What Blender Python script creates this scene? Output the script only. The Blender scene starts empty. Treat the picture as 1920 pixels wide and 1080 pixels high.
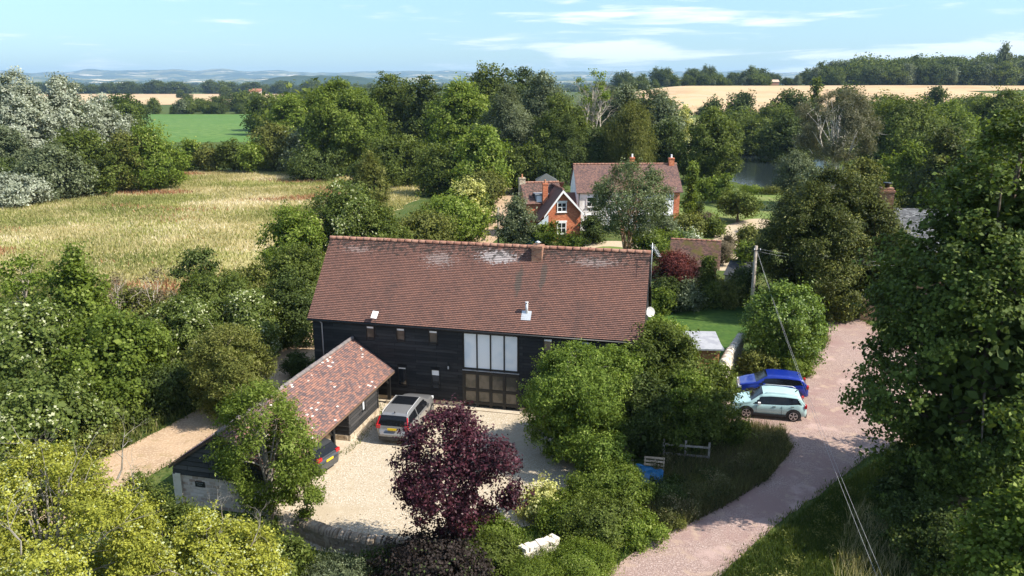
import bpy, math, random
import numpy as np
from mathutils import Vector, Matrix
C = bpy.context.scene.collection
R = math.radians
PI = math.pi
# ------------------------------------------------------------------ camera
F, PITCH, CAMH = 1480.0, math.atan(383/1480.0), 18.5
cam = bpy.data.cameras.new('camera'); cam.sensor_width = 36; cam.lens = F/1920*36
cam.clip_start = .5; cam.clip_end = 60000
co = bpy.data.objects.new('camera', cam); C.objects.link(co)
co.location = (0, 0, CAMH); co.rotation_euler = (PI/2-PITCH, 0, 0)
bpy.context.scene.camera = co
# ------------------------------------------------------------------ light
SUN_EL, SUN_AZ = R(46), R(-17)          # azimuth measured from +x, negative = towards the camera side
sd = Vector((math.cos(SUN_EL)*math.cos(SUN_AZ), math.cos(SUN_EL)*math.sin(SUN_AZ), math.sin(SUN_EL)))
sl = bpy.data.lights.new('sun', 'SUN'); sl.energy = 5.0; sl.angle = R(.5); sl.color = (1, .94, .84)
so = bpy.data.objects.new('sun', sl); C.objects.link(so)
so.rotation_euler = sd.to_track_quat('Z', 'Y').to_euler(); so.location = (60, -20, 80)
W = bpy.data.worlds.new('World'); bpy.context.scene.world = W; W.use_nodes = True
nt = W.node_tree; nt.nodes.clear()
def nd(t, ty, **k):
    n = t.nodes.new(ty)
    for a, b in k.items():
        if a == 'inp':
            for i, v in b.items(): n.inputs[i].default_value = v
        else: setattr(n, a, b)
    return n
sky = nd(nt, 'ShaderNodeTexSky', sky_type='NISHITA', sun_disc=False, sun_elevation=SUN_EL, sun_rotation=PI/2-SUN_AZ, altitude=60, air_density=1.15, dust_density=.35, ozone_density=1.6)
tc = nd(nt, 'ShaderNodeTexCoord'); sp = nd(nt, 'ShaderNodeSeparateXYZ'); nt.links.new(tc.outputs['Generated'], sp.inputs[0])
def wmath(op, a, b=None, c=None):
    n = nd(nt, 'ShaderNodeMath', operation=op)
    for i, v in enumerate((a, b, c)):
        if v is None: continue
        if isinstance(v, (int, float)): n.inputs[i].default_value = v
        else: nt.links.new(v, n.inputs[i])
    return n.outputs[0]
mp = nd(nt, 'ShaderNodeMapping', inp={'Scale': (5.5, 5.5, 62), 'Location': (1.3, 0, 2.2)}); nt.links.new(tc.outputs['Generated'], mp.inputs[0])
nz = nd(nt, 'ShaderNodeTexNoise', inp={'Scale': 1.0, 'Detail': 8.0, 'Roughness': .58, 'Distortion': .25}); nt.links.new(mp.outputs[0], nz.inputs[0])
mp2 = nd(nt, 'ShaderNodeMapping', inp={'Scale': (2.0, 2.0, 20), 'Location': (3.3, 0, .2)}); nt.links.new(tc.outputs['Generated'], mp2.inputs[0])
nz2 = nd(nt, 'ShaderNodeTexNoise', inp={'Scale': 1.0, 'Detail': 3.0}); nt.links.new(mp2.outputs[0], nz2.inputs[0])
f = wmath('ADD', nz.outputs[0], wmath('MULTIPLY', wmath('SUBTRACT', nz2.outputs[0], .5), .55))
f = wmath('ADD', f, wmath('MULTIPLY', sp.outputs[0], .10))
low = nd(nt, 'ShaderNodeMapRange', inp={'From Min': .0, 'From Max': .06, 'To Min': .07, 'To Max': 0.0}); nt.links.new(sp.outputs[2], low.inputs[0])
f = wmath('ADD', f, low.outputs[0])
cr = nd(nt, 'ShaderNodeMapRange', interpolation_type='SMOOTHSTEP', inp={'From Min': .52, 'From Max': .68, 'To Min': 0, 'To Max': .85}); nt.links.new(f, cr.inputs[0])
cl = nd(nt, 'ShaderNodeMix', data_type='RGBA'); cl.inputs[7].default_value = (5.5, 5.75, 6.0, 1)
tb_ = nd(nt, 'ShaderNodeMapRange', interpolation_type='SMOOTHSTEP', inp={'From Min': -.02, 'From Max': .35, 'To Min': 1, 'To Max': 0}); nt.links.new(sp.outputs[2], tb_.inputs[0])
tm = nd(nt, 'ShaderNodeMix', data_type='RGBA', blend_type='MULTIPLY'); tm.inputs[7].default_value = (.395, .56, .75, 1); nt.links.new(tb_.outputs[0], tm.inputs[0]); nt.links.new(sky.outputs[0], tm.inputs[6])
nt.links.new(cr.outputs[0], cl.inputs[0]); nt.links.new(tm.outputs[2], cl.inputs[6])
bg = nd(nt, 'ShaderNodeBackground', inp={'Strength': .14}); nt.links.new(cl.outputs[2], bg.inputs[0])
wo = nd(nt, 'ShaderNodeOutputWorld'); nt.links.new(bg.outputs[0], wo.inputs[0])
sc = bpy.context.scene
sc.view_settings.view_transform = 'Standard'; sc.view_settings.look = 'None'; sc.view_settings.exposure = 0.78; sc.view_settings.gamma = 1
sc.cycles.volume_bounces = 0; sc.cycles.max_bounces = 6; sc.cycles.transparent_max_bounces = 8
# ------------------------------------------------------------------ picture measurements -> metres
def ray(px, py):
    a, b = (px-960)/F, (py-540)/F
    return Vector((a, math.cos(PITCH)-b*math.sin(PITCH), -math.sin(PITCH)-b*math.cos(PITCH)))
def G(px, py, z=0):                    # point on the ground
    d = ray(px, py); t = (z-CAMH)/d.z
    return Vector((d.x*t, d.y*t, z))
def at(px, py, D):                     # point at ground distance D
    d = ray(px, py); t = D/d.y
    return Vector((d.x*t, D, CAMH+d.z*t))
# ------------------------------------------------------------------ materials
MATS = {}
def mat(name, col, rough=.8, spec=.3, metal=0, noise=None, bump=None, emis=None, coat=0):
    if name in MATS: return MATS[name]
    m = bpy.data.materials.new(name); m.use_nodes = True; t = m.node_tree; b = t.nodes['Principled BSDF']
    b.inputs['Base Color'].default_value = (*col, 1); b.inputs['Roughness'].default_value = rough
    b.inputs['Specular IOR Level'].default_value = spec; b.inputs['Metallic'].default_value = metal
    b.inputs['Coat Weight'].default_value = coat
    if noise:                          # list of (scale, colour2, lo, hi, detail)
        tcn = nd(t, 'ShaderNodeTexCoord'); prev = None
        for (s, c2, lo, hi, *det) in noise:
            mpp = nd(t, 'ShaderNodeMapping'); t.links.new(tcn.outputs['Object'], mpp.inputs[0])
            mpp.inputs['Location'].default_value = (s*3.1 % 7, s*1.7 % 5, 0)
            n = nd(t, 'ShaderNodeTexNoise', inp={'Scale': s, 'Detail': det[0] if det else 5.0, 'Roughness': .6}); t.links.new(mpp.outputs[0], n.inputs[0])
            mr = nd(t, 'ShaderNodeMapRange', interpolation_type='SMOOTHSTEP', inp={'From Min': lo, 'From Max': hi}); t.links.new(n.outputs[0], mr.inputs[0])
            mx = nd(t, 'ShaderNodeMix', data_type='RGBA'); mx.inputs[6].default_value = (*col, 1); mx.inputs[7].default_value = (*c2, 1)
            if prev: t.links.new(prev, mx.inputs[6])
            t.links.new(mr.outputs[0], mx.inputs[0]); prev = mx.outputs[2]
        t.links.new(prev, b.inputs['Base Color'])
    if bump:
        tcn = nd(t, 'ShaderNodeTexCoord')
        n = nd(t, 'ShaderNodeTexNoise', inp={'Scale': bump[0], 'Detail': 6.0}); t.links.new(tcn.outputs['Object'], n.inputs[0])
        bp = nd(t, 'ShaderNodeBump', inp={'Strength': bump[1], 'Distance': bump[2]}); t.links.new(n.outputs[0], bp.inputs['Height']); t.links.new(bp.outputs[0], b.inputs['Normal'])
    MATS[name] = m; return m
def tile_mat(name, ramp, bw, bh, mortar, msize=.008, stain=None, lichen=None, rough=.85, bumpd=.01, contrast=1.0):
    m = bpy.data.materials.new(name); m.use_nodes = True; t = m.node_tree; b = t.nodes['Principled BSDF']
    uv = nd(t, 'ShaderNodeUVMap')
    br = nd(t, 'ShaderNodeTexBrick', inp={'Color1': (0, 0, 0, 1), 'Color2': (1, 1, 1, 1), 'Mortar': (.5, .5, .5, 1), 'Scale': 1.0, 'Mortar Size': msize, 'Mortar Smooth': .3, 'Brick Width': bw, 'Row Height': bh})
    t.links.new(uv.outputs[0], br.inputs[0])
    cr = nd(t, 'ShaderNodeValToRGB'); cr.color_ramp.elements.remove(cr.color_ramp.elements[1]); cr.color_ramp.interpolation = 'LINEAR'
    for i, (p, c) in enumerate(ramp):
        e = cr.color_ramp.elements[0] if i == 0 else cr.color_ramp.elements.new(p)
        e.position = p; e.color = (*c, 1)
    nn = nd(t, 'ShaderNodeTexNoise', inp={'Scale': .55, 'Detail': 5.0, 'Roughness': .65}); t.links.new(uv.outputs[0], nn.inputs[0])
    a1 = nd(t, 'ShaderNodeMath', operation='MULTIPLY_ADD', inp={1: 1.1, 2: -.55}); t.links.new(nn.outputs[0], a1.inputs[0])
    a2 = nd(t, 'ShaderNodeMath', operation='ADD', use_clamp=True); a0 = nd(t, 'ShaderNodeMath', operation='MULTIPLY_ADD', inp={1: contrast, 2: .5-.5*contrast}); t.links.new(br.outputs[0], a0.inputs[0]); t.links.new(a0.outputs[0], a2.inputs[0]); t.links.new(a1.outputs[0], a2.inputs[1])
    t.links.new(a2.outputs[0], cr.inputs[0])
    mx = nd(t, 'ShaderNodeMix', data_type='RGBA'); mx.inputs[7].default_value = (*mortar, 1)
    t.links.new(br.outputs['Fac'], mx.inputs[0]); t.links.new(cr.outputs[0], mx.inputs[6]); last = mx.outputs[2]
    def over(scale, col, lo, hi, vgrad=None, vec=(1, 1, 1), amt=1, spot=None):
        nonlocal last
        mpp = nd(t, 'ShaderNodeMapping', inp={'Scale': vec}); t.links.new(uv.outputs[0], mpp.inputs[0])
        n = nd(t, 'ShaderNodeTexNoise', inp={'Scale': scale, 'Detail': 9.0, 'Roughness': .7}); t.links.new(mpp.outputs[0], n.inputs[0])
        src = n.outputs[0]
        if vgrad:                       # grows on the part of the slope between v0 and v1
            s = nd(t, 'ShaderNodeSeparateXYZ'); t.links.new(uv.outputs[0], s.inputs[0])
            g = nd(t, 'ShaderNodeMapRange', inp={'From Min': vgrad[0], 'From Max': vgrad[1], 'To Min': -.22, 'To Max': .06}); t.links.new(s.outputs[1], g.inputs[0])
            ad = nd(t, 'ShaderNodeMath', operation='ADD'); t.links.new(src, ad.inputs[0]); t.links.new(g.outputs[0], ad.inputs[1]); src = ad.outputs[0]
        if spot:
            mq = nd(t, 'ShaderNodeMapping', inp={'Location': (-spot[0]/spot[2], -spot[1]/spot[3], 0), 'Scale': (1/spot[2], 1/spot[3], 1)}); t.links.new(uv.outputs[0], mq.inputs[0])
            ln_ = nd(t, 'ShaderNodeVectorMath', operation='LENGTH'); t.links.new(mq.outputs[0], ln_.inputs[0])
            g = nd(t, 'ShaderNodeMapRange', inp={'From Min': 0, 'From Max': 1.3, 'To Min': .26, 'To Max': -.4}); t.links.new(ln_.outputs['Value'], g.inputs[0])
            ad = nd(t, 'ShaderNodeMath', operation='ADD'); t.links.new(src, ad.inputs[0]); t.links.new(g.outputs[0], ad.inputs[1]); src = ad.outputs[0]
        mr = nd(t, 'ShaderNodeMapRange', interpolation_type='SMOOTHSTEP', inp={'From Min': lo, 'From Max': hi, 'To Max': amt}); t.links.new(src, mr.inputs[0])
        mm = nd(t, 'ShaderNodeMix', data_type='RGBA'); mm.inputs[7].default_value = (*col, 1)
        t.links.new(mr.outputs[0], mm.inputs[0]); t.links.new(last, mm.inputs[6]); last = mm.outputs[2]
    for s in (stain or []): over(*s)
    for s in (lichen or []): over(*s)
    t.links.new(last, b.inputs['Base Color']); b.inputs['Roughness'].default_value = rough; b.inputs['Specular IOR Level'].default_value = .25
    bp = nd(t, 'ShaderNodeBump', inp={'Strength': .7, 'Distance': bumpd}); bp.invert = True
    t.links.new(br.outputs['Fac'], bp.inputs['Height']); t.links.new(bp.outputs[0], b.inputs['Normal'])
    MATS[name] = m; return m
def leafmat(name, dark, light, pale=None, trans=.3, rough=.62, spec=.16):
    if name in MATS: return MATS[name]
    m = bpy.data.materials.new(name); m.use_nodes = True; t = m.node_tree; b = t.nodes['Principled BSDF']
    a = nd(t, 'ShaderNodeAttribute', attribute_name='tint')
    cr = nd(t, 'ShaderNodeValToRGB'); e = cr.color_ramp.elements
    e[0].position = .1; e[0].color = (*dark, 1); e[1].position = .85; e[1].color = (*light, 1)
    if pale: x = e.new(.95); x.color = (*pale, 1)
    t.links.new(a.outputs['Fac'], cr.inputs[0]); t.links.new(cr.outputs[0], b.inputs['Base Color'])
    b.inputs['Roughness'].default_value = rough; b.inputs['Specular IOR Level'].default_value = spec
    tr = nd(t, 'ShaderNodeBsdfTranslucent')
    hs = nd(t, 'ShaderNodeMix', data_type='RGBA', blend_type='MULTIPLY'); hs.inputs[0].default_value = 1; hs.inputs[7].default_value = (1.25, 1.2, .55, 1)
    t.links.new(cr.outputs[0], hs.inputs[6]); t.links.new(hs.outputs[2], tr.inputs[0])
    mx = nd(t, 'ShaderNodeMixShader', inp={0: trans}); o = t.nodes['Material Output']
    t.links.new(b.outputs[0], mx.inputs[1]); t.links.new(tr.outputs[0], mx.inputs[2]); t.links.new(mx.outputs[0], o.inputs[0])
    MATS[name] = m; return m
# ------------------------------------------------------------------ mesh helpers
def props(o, label=None, cat=None, group=None, kind=None):
    if label: o['label'] = label
    if cat: o['category'] = cat
    if group: o['group'] = group
    if kind: o['kind'] = kind
    return o
def thing(name, label, cat, loc=(0, 0, 0), rz=0, group=None):
    o = bpy.data.objects.new(name, None); C.objects.link(o); o.location = loc; o.rotation_euler = (0, 0, rz); o.empty_display_size = .2
    return props(o, label, cat, group)
class MB:
    def __init__(s): s.v, s.f, s.uv, s.sm = [], [], [], []
    def face(s, pts, uv=None, smooth=False):
        n = len(s.v); pts = [Vector(p) for p in pts]; s.v += pts; s.f.append(list(range(n, n+len(pts)))); s.sm.append(smooth)
        if uv is None:
            nn = Vector((0, 0, 0))
            for i in range(len(pts)):
                a, b_ = pts[i], pts[(i+1) % len(pts)]; nn += a.cross(b_)
            if nn.length < 1e-12: nn = Vector((0, 0, 1))
            nn.normalize()
            t = Vector((0, 0, 1)).cross(nn)
            t = Vector((1, 0, 0)) if t.length < .05 else t.normalized()
            b_ = nn.cross(t); uv = [(p.dot(t), p.dot(b_)) for p in pts]
        s.uv.append(uv); return s
    def box(s, a, b, M=None):
        x0, y0, z0 = a; x1, y1, z1 = b
        P = [Vector(p) for p in ((x0, y0, z0), (x1, y0, z0), (x1, y1, z0), (x0, y1, z0), (x0, y0, z1), (x1, y0, z1), (x1, y1, z1), (x0, y1, z1))]
        if M: P = [M @ p for p in P]
        for q in ((0, 3, 2, 1), (4, 5, 6, 7), (0, 1, 5, 4), (1, 2, 6, 5), (2, 3, 7, 6), (3, 0, 4, 7)): s.face([P[i] for i in q])
        return s
    def beam(s, p, q, w, h=None, up=Vector((0, 0, 1))):
        p, q = Vector(p), Vector(q); h = h or w; d = (q-p); L = d.length; d.normalize()
        x = d.cross(up)
        if x.length < .01: x = d.cross(Vector((0, 1, 0)))
        x.normalize(); y = x.cross(d)
        M = Matrix.Translation(p) @ Matrix((x, d, y)).transposed().to_4x4()
        return s.box((-w/2, 0, -h/2), (w/2, L, h/2), M)
    def tube(s, pts, r, n=8, cap=True):
        pts = [Vector(p) for p in pts]; r = r if isinstance(r, (list, tuple)) else [r]*len(pts); rings = []
        x = None
        for i, p in enumerate(pts):
            d = (pts[min(i+1, len(pts)-1)]-pts[max(i-1, 0)]).normalized()
            if x is None: x = d.cross(Vector((0, 0, 1)) if abs(d.z) < .9 else Vector((1, 0, 0)))
            x = (x-d*x.dot(d)).normalized(); y = d.cross(x)
            rings.append([p+(x*math.cos(2*PI*k/n)+y*math.sin(2*PI*k/n))*r[i] for k in range(n)])
        for i in range(len(pts)-1):
            for k in range(n):
                j = (k+1) % n; s.face([rings[i][k], rings[i][j], rings[i+1][j], rings[i+1][k]], smooth=True)
        if cap: s.face(rings[0][::-1]); s.face(rings[-1])
        return s
    def prism(s, poly, z0, z1, bottom=False):
        n = len(poly); s.face([(p[0], p[1], z1) for p in poly])
        if bottom: s.face([(p[0], p[1], z0) for p in poly][::-1])
        for i in range(n):
            a, b = poly[i], poly[(i+1) % n]; s.face([(a[0], a[1], z0), (b[0], b[1], z0), (b[0], b[1], z1), (a[0], a[1], z1)])
        return s
    def build(s, name, m, parent=None, weld=False):
        me = bpy.data.meshes.new(name); me.from_pydata([tuple(v) for v in s.v], [], s.f); me.materials.append(m)
        ul = me.uv_layers.new(name='UVMap'); ul.data.foreach_set('uv', [c for u in s.uv for p in u for c in p])
        me.polygons.foreach_set('use_smooth', s.sm)
        if weld or any(s.sm):
            import bmesh
            b = bmesh.new(); b.from_mesh(me); bmesh.ops.remove_doubles(b, verts=b.verts, dist=.0004); b.to_mesh(me); b.free()
        me.update(); o = bpy.data.objects.new(name, me); C.objects.link(o)
        if parent: o.parent = parent
        return o
def bx(name, a, b, m, parent=None): return MB().box(a, b).build(name, m, parent)
def npmesh(name, V, nper, tint, m, parent=None, smooth=False):
    """V (N*nper,3) array of separate faces with nper corners each, tint per face"""
    N = len(V)//nper; me = bpy.data.meshes.new(name)
    me.vertices.add(len(V)); me.vertices.foreach_set('co', V.astype(np.float32).ravel())
    me.loops.add(len(V)); me.loops.foreach_set('vertex_index', np.arange(len(V), dtype=np.int32))
    me.polygons.add(N); me.polygons.foreach_set('loop_start', np.arange(0, len(V), nper, dtype=np.int32))
    try: me.polygons.foreach_set('loop_total', np.full(N, nper, dtype=np.int32))
    except Exception: pass
    me.update(calc_edges=True); a = me.attributes.new('tint', 'FLOAT', 'FACE'); a.data.foreach_set('value', tint.astype(np.float32))
    me.materials.append(m); o = bpy.data.objects.new(name, me); C.objects.link(o)
    if parent: o.parent = parent
    return o
def sheet(name, poly, z, m, kind='structure', thick=0, label=None):
    mb = MB(); from mathutils.geometry import tessellate_polygon
    P = [Vector((p[0], p[1], z)) for p in poly]
    for t in tessellate_polygon([P]):
        q = [P[i] for i in t]
        if (q[1]-q[0]).cross(q[2]-q[0]).z < 0: q = q[::-1]
        mb.face(q, uv=[(p.x, p.y) for p in q])
    return props(mb.build(name, m), label=label, kind=kind)
def smooth_poly(pts, n=5, jit=0, seed=1):
    """closed Catmull-Rom through the points, with a ragged edge"""
    r = random.Random(seed); out = []; N = len(pts)
    for i in range(N):
        p0, p1, p2, p3 = [Vector((*pts[(i+k-1) % N][:2], 0)) for k in range(4)]
        for k in range(n):
            t = k/n; q = .5*((2*p1)+(-p0+p2)*t+(2*p0-5*p1+4*p2-p3)*t*t+(-p0+3*p1-3*p2+p3)*t**3)
            out.append(q+Vector((r.uniform(-jit, jit), r.uniform(-jit, jit), 0)))
    return out
# ------------------------------------------------------------------ terrain
def sstep(a, b, x):
    t = np.clip((np.asarray(x, float)-a)/(b-a), 0, 1); return t*t*(3-2*t)
def terrain(x, y):
    x = np.asarray(x, float); y = np.asarray(y, float); D = np.maximum(y, 1)
    az = x/D
    h = 17.0*sstep(290, 680, D)*sstep(.02, .22, az)*(1-sstep(900, 2500, D))
    h = h+3.5*sstep(600, 900, D)*sstep(.3, .5, az)*(1-sstep(1000, 2500, D))
    return h
def tz(x, y): return float(terrain(x, y))
m_ground = mat('rough_grass', (.07, .1, .025), .95, .1, noise=[(.25, (.11, .12, .035), .4, .65), (3, (.045, .075, .018), .45, .6)], bump=(6, .6, .15))
rr = np.concatenate([[0], np.geomspace(20, 30000, 90)]); th = np.linspace(0, 2*PI, 193)[:-1]
XX = rr[:, None]*np.sin(th); YY = rr[:, None]*np.cos(th)
ZZ = terrain(XX, YY)
vs = [(0, 0, 0)]+[(XX[i, j], YY[i, j], ZZ[i, j]) for i in range(1, len(rr)) for j in range(192)]
fs = [(0, 1+(j+1) % 192, 1+j) for j in range(192)]
for i in range(1, len(rr)-1):
    for j in range(192):
        k = (j+1) % 192; a = 1+(i-1)*192; fs.append((a+j, a+k, a+192+k, a+192+j))
me = bpy.data.meshes.new('ground'); me.from_pydata(vs, [], [f[::-1] for f in fs]); me.materials.append(m_ground); me.update()
# one normal direction: up
if me.polygons[0].normal.z < 0: me.flip_normals()
props(bpy.data.objects.new('ground', me), kind='structure'); C.objects.link(bpy.data.objects['ground'])
def drape(name, poly, off, m, nx=40, ny=40, kind='structure'):
    """field following the terrain: bilinear quad a,b,c,d"""
    a, b, c, d = [Vector((p[0], p[1], 0)) for p in poly]; mb = MB(); g = []
    for i in range(nx+1):
        row = []
        for j in range(ny+1):
            u, v = i/nx, j/ny; p = (a*(1-u)+b*u)*(1-v)+(d*(1-u)+c*u)*v; row.append(Vector((p.x, p.y, tz(p.x, p.y)+off)))
        g.append(row)
    for i in range(nx):
        for j in range(ny): mb.face([g[i][j], g[i+1][j], g[i+1][j+1], g[i][j+1]], uv=[(q.x, q.y) for q in (g[i][j], g[i+1][j], g[i+1][j+1], g[i][j+1])])
    return props(mb.build(name, m), kind=kind)
# ------------------------------------------------------------------ the setting
m_meadow = mat('dry_meadow', (.43, .37, .18), .95, .1, noise=[(.05, (.32, .31, .11), .4, .66), (.12, (.52, .43, .26), .45, .68), (1.2, (.36, .30, .14), .42, .66)], bump=(2.5, .7, .4))
m_crop = mat('green_crop', (.09, .175, .035), .9, .2, noise=[(.02, (.13, .205, .05), .4, .65), (.3, (.075, .15, .03), .4, .6)], bump=(1.2, .5, .3))
m_stubble = mat('straw_stubble', (.50, .365, .20), .95, .1, noise=[(.01, (.42, .285, .16), .4, .6), (.06, (.50, .36, .22), .45, .6)])
m_lawn = mat('mown_lawn', (.15, .195, .05), .9, .15, noise=[(.12, (.24, .235, .09), .4, .6), (1.5, (.12, .17, .04), .4, .6)], bump=(20, .3, .03))
m_gravel = mat('pale_gravel', (.47, .39, .285), .95, .1, noise=[(30, (.36, .29, .2), .45, .55, 2), (14, (.66, .6, .5), .52, .64, 2), (.35, (.43, .35, .245), .42, .68), (1.6, (.50, .42, .31), .48, .75)], bump=(30, .7, .04))
m_pink = mat('pink_gravel', (.36, .255, .215), .95, .1, noise=[(28, (.22, .155, .13), .45, .56, 2), (15, (.46, .35, .31), .52, .64, 2), (.22, (.29, .19, .165), .45, .62), (1.1, (.40, .29, .22), .52, .7), (.5, (.42, .30, .26), .55, .68)], bump=(28, .7, .04))
m_track = mat('earth_track', (.43, .30, .19), .95, .1, noise=[(.5, (.36, .25, .16), .4, .62), (9, (.50, .37, .25), .5, .6, 3), (1.4, (.33, .24, .13), .56, .68)], bump=(14, .5, .04))
m_path = mat('sandy_path', (.50, .41, .29), .95, .1, noise=[(6, (.42, .33, .22), .4, .6)], bump=(14, .4, .03))
m_conc = mat('pale_concrete', (.50, .42, .31), .9, .2, noise=[(.9, (.42, .34, .24), .4, .65), (12, (.55, .47, .37), .5, .6)])
m_soil = mat('dark_soil', (.07, .055, .03), .95, .1, noise=[(2, (.05, .06, .02), .4, .6)])
def gp(*pts): return [G(*p) for p in pts]
# meadow left of the lane
md = smooth_poly([G(-260, 640), G(-120, 420), G(20, 372), G(160, 345), G(330, 322), G(470, 322), G(620, 326), G(770, 334), G(830, 345), G(760, 385), G(705, 430), G(640, 520), G(420, 585), G(250, 610), G(60, 690)], 8, .8, 3)
sheet('meadow', md, .008, m_meadow)
sheet('green_field', [Vector((-190, 262, 0)), Vector((-60, 262, 0)), Vector((-100, 505, 0)), Vector((-262, 505, 0))], .012, m_crop)
drape('stubble_field_left', [(-620, 700), (-170, 740), (-330, 1500), (-880, 1500)], .25, m_stubble, 20, 20)
drape('stubble_field_right', [(68, 395), (330, 460), (300, 655), (75, 640)], .3, m_stubble, 40, 40)
drape('stubble_field_far_right', [(300, 560), (430, 590), (420, 660), (300, 655)], .28, m_stubble, 20, 20)
drape('pasture', [(40, 215), (150, 240), (230, 395), (66, 385)], .12, mat('worn_pasture', (.20, .21, .075), .95, .1, noise=[(.05, (.27, .25, .11), .4, .6), (.3, (.12, .15, .04), .5, .65)]), 30, 30)
# lane behind and left of the barn
lane = [(60, 985, 1.9), (140, 930, 1.9), (210, 888, 1.9), (300, 842, 1.8), (390, 790, 1.7), (470, 733, 1.6), (530, 690, 1.5), (573, 650, 1.5), (612, 606, 1.45), (672, 560, 1.4), (760, 520, 1.4), (850, 486, 1.4), (905, 452, 1.4), (925, 425, 1.5), (938, 395, 1.6), (944, 372, 1.6), (950, 352, 1.6)]
L_, R_ = [], []
lp = [G(a, b) for a, b, c in lane]
for i, p in enumerate(lp):
    d = (lp[min(i+1, len(lp)-1)]-lp[max(i-1, 0)]); d.z = 0; d.normalize(); n = Vector((-d.y, d.x, 0)); w = lane[i][2]
    L_.append(p+n*w); R_.append(p-n*w)
def strip(name, A, B, z, m, n=8, jit=.06, seed=2):
    r = random.Random(seed)
    def cr_(P):
        out = []; N = len(P)
        for i in range(N-1):
            p0, p1, p2, p3 = P[max(i-1, 0)], P[i], P[i+1], P[min(i+2, N-1)]
            for k in range(n):
                t = k/n; q = .5*((2*p1)+(-p0+p2)*t+(2*p0-5*p1+4*p2-p3)*t*t+(-p0+3*p1-3*p2+p3)*t**3); out.append(q+Vector((r.uniform(-jit, jit), r.uniform(-jit, jit), 0)))
        return out+[P[-1]]
    a, b = cr_(A), cr_(B); mb = MB()
    for i in range(len(a)-1):
        q = [Vector((p.x, p.y, z)) for p in (b[i], b[i+1], a[i+1], a[i])]
        if (q[1]-q[0]).cross(q[2]-q[0]).z < 0: q = q[::-1]
        mb.face(q, uv=[(p.x, p.y) for p in q])
    return props(mb.build(name, m), kind='structure')
strip('lane', L_, R_, .016, m_track)
# courtyard gravel and the pink drive
cy = smooth_poly(gp((540, 1010), (520, 950), (560, 900), (620, 862), (668, 832), (716, 778), (730, 740), (1120, 770), (1180, 830), (1180, 900), (1100, 960), (1000, 985), (880, 1010), (760, 1045), (640, 1040)), 5, .05, 4)
sheet('courtyard', cy, .012, m_gravel)
dr = smooth_poly(gp((1040, 1140), (1130, 1076), (1235, 1008), (1330, 950), (1420, 900), (1452, 862), (1440, 820), (1380, 800), (1340, 780), (1375, 742), (1450, 722), (1498, 712), (1530, 668), (1552, 640), (1548, 606), (1580, 592), (1618, 600), (1665, 632), (1720, 652), (1900, 700), (1900, 760), (1760, 800), (1690, 830), (1620, 862), (1560, 908), (1480, 966), (1400, 1030), (1330, 1100), (1290, 1150)), 5, .10, 5)
sheet('driveway', dr, .012, m_pink)
# lawns
sheet('barn_lawn', smooth_poly(gp((1215, 690), (1222, 562), (1300, 556), (1400, 558), (1415, 600), (1388, 640), (1345, 712)), 4, .1, 6), .010, mat('shade_toned_lawn', (.055, .11, .02), .9, .15, noise=[(.3, (.075, .125, .025), .4, .6), (2, (.045, .09, .018), .4, .6)], bump=(20, .3, .03)))  # shade over this lawn is put into its colour as a darker green
sheet('garden_lawn', smooth_poly(gp((1276, 462), (1268, 400), (1290, 372), (1350, 361), (1450, 362), (1560, 366), (1640, 372), (1640, 440), (1500, 470), (1380, 470)), 4, .2, 7), .010, m_lawn)
sheet('front_lawn', smooth_poly(gp((1060, 490), (1070, 462), (1150, 458), (1240, 460), (1240, 490), (1150, 500)), 4, .2, 8), .010, m_lawn)
sheet('garden_path', smooth_poly(gp((1330, 500), (1340, 440), (1370, 420), (1420, 410), (1450, 418), (1410, 436), (1395, 455), (1420, 490), (1390, 505)), 4, .15, 9), .014, m_path)
sheet('front_path', smooth_poly(gp((1060, 476), (1085, 460), (1140, 452), (1200, 456), (1240, 468), (1190, 466), (1130, 462), (1090, 474)), 4, .05, 10), .014, m_path)
# pond
m_water = mat('dark_water', (.018, .025, .026), .1, .5, bump=(1.6, .4, .05))
sheet('pond', smooth_poly(gp((1355, 334), (1340, 322), (1345, 305), (1370, 292), (1450, 286), (1530, 292), (1560, 320), (1540, 346), (1480, 352), (1430, 354), (1385, 344)), 5, .2, 11), .016, m_water)
# far hills
m_hill = mat('hill_fields', (.06, .09, .05), 1, 0, noise=[(.0016, (.20, .20, .10), .5, .54), (.004, (.035, .06, .04), .5, .56), (.0023, (.55, .47, .32), .60, .63), (.006, (.5, .44, .3), .64, .67)])
def hills(name, y0, y1, hfun, m, n=420, span=.82, rows=10):
    mb = []; fs = []
    for j in range(rows+1):
        D = y0+(y1-y0)*j/rows
        for i in range(n+1):
            a = -span+2*span*i/n; mb.append((a*D, D, hfun(a, j/rows)))
    for j in range(rows):
        for i in range(n): k = j*(n+1)+i; fs.append((k, k+1, k+n+2, k+n+1))
    me = bpy.data.meshes.new(name); me.from_pydata(mb, [], fs); me.materials.append(m); me.polygons.foreach_set('use_smooth', [True]*len(fs)); me.update()
    o = bpy.data.objects.new(name, me); C.objects.link(o); return props(o, kind='structure')
from mathutils import noise as mn
def hprof(a, seed, lo, hi, fr=6):
    v = mn.fractal(Vector((a*fr+seed, seed*.7, 0)), .9, 2.1, 6)
    return lo+(hi-lo)*(.5+.5*max(-1, min(1, v*1.3)))
hills('hills', 9500, 15000, lambda a, t: hprof(a, 2.3, 196, 232)*float(sstep(0, .75, t))*(1+.22*mn.noise(Vector((a*30, t*6, 4))))*(1-.6*float(sstep(.16, .6, a))*.5), m_hill, rows=14)
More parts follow.
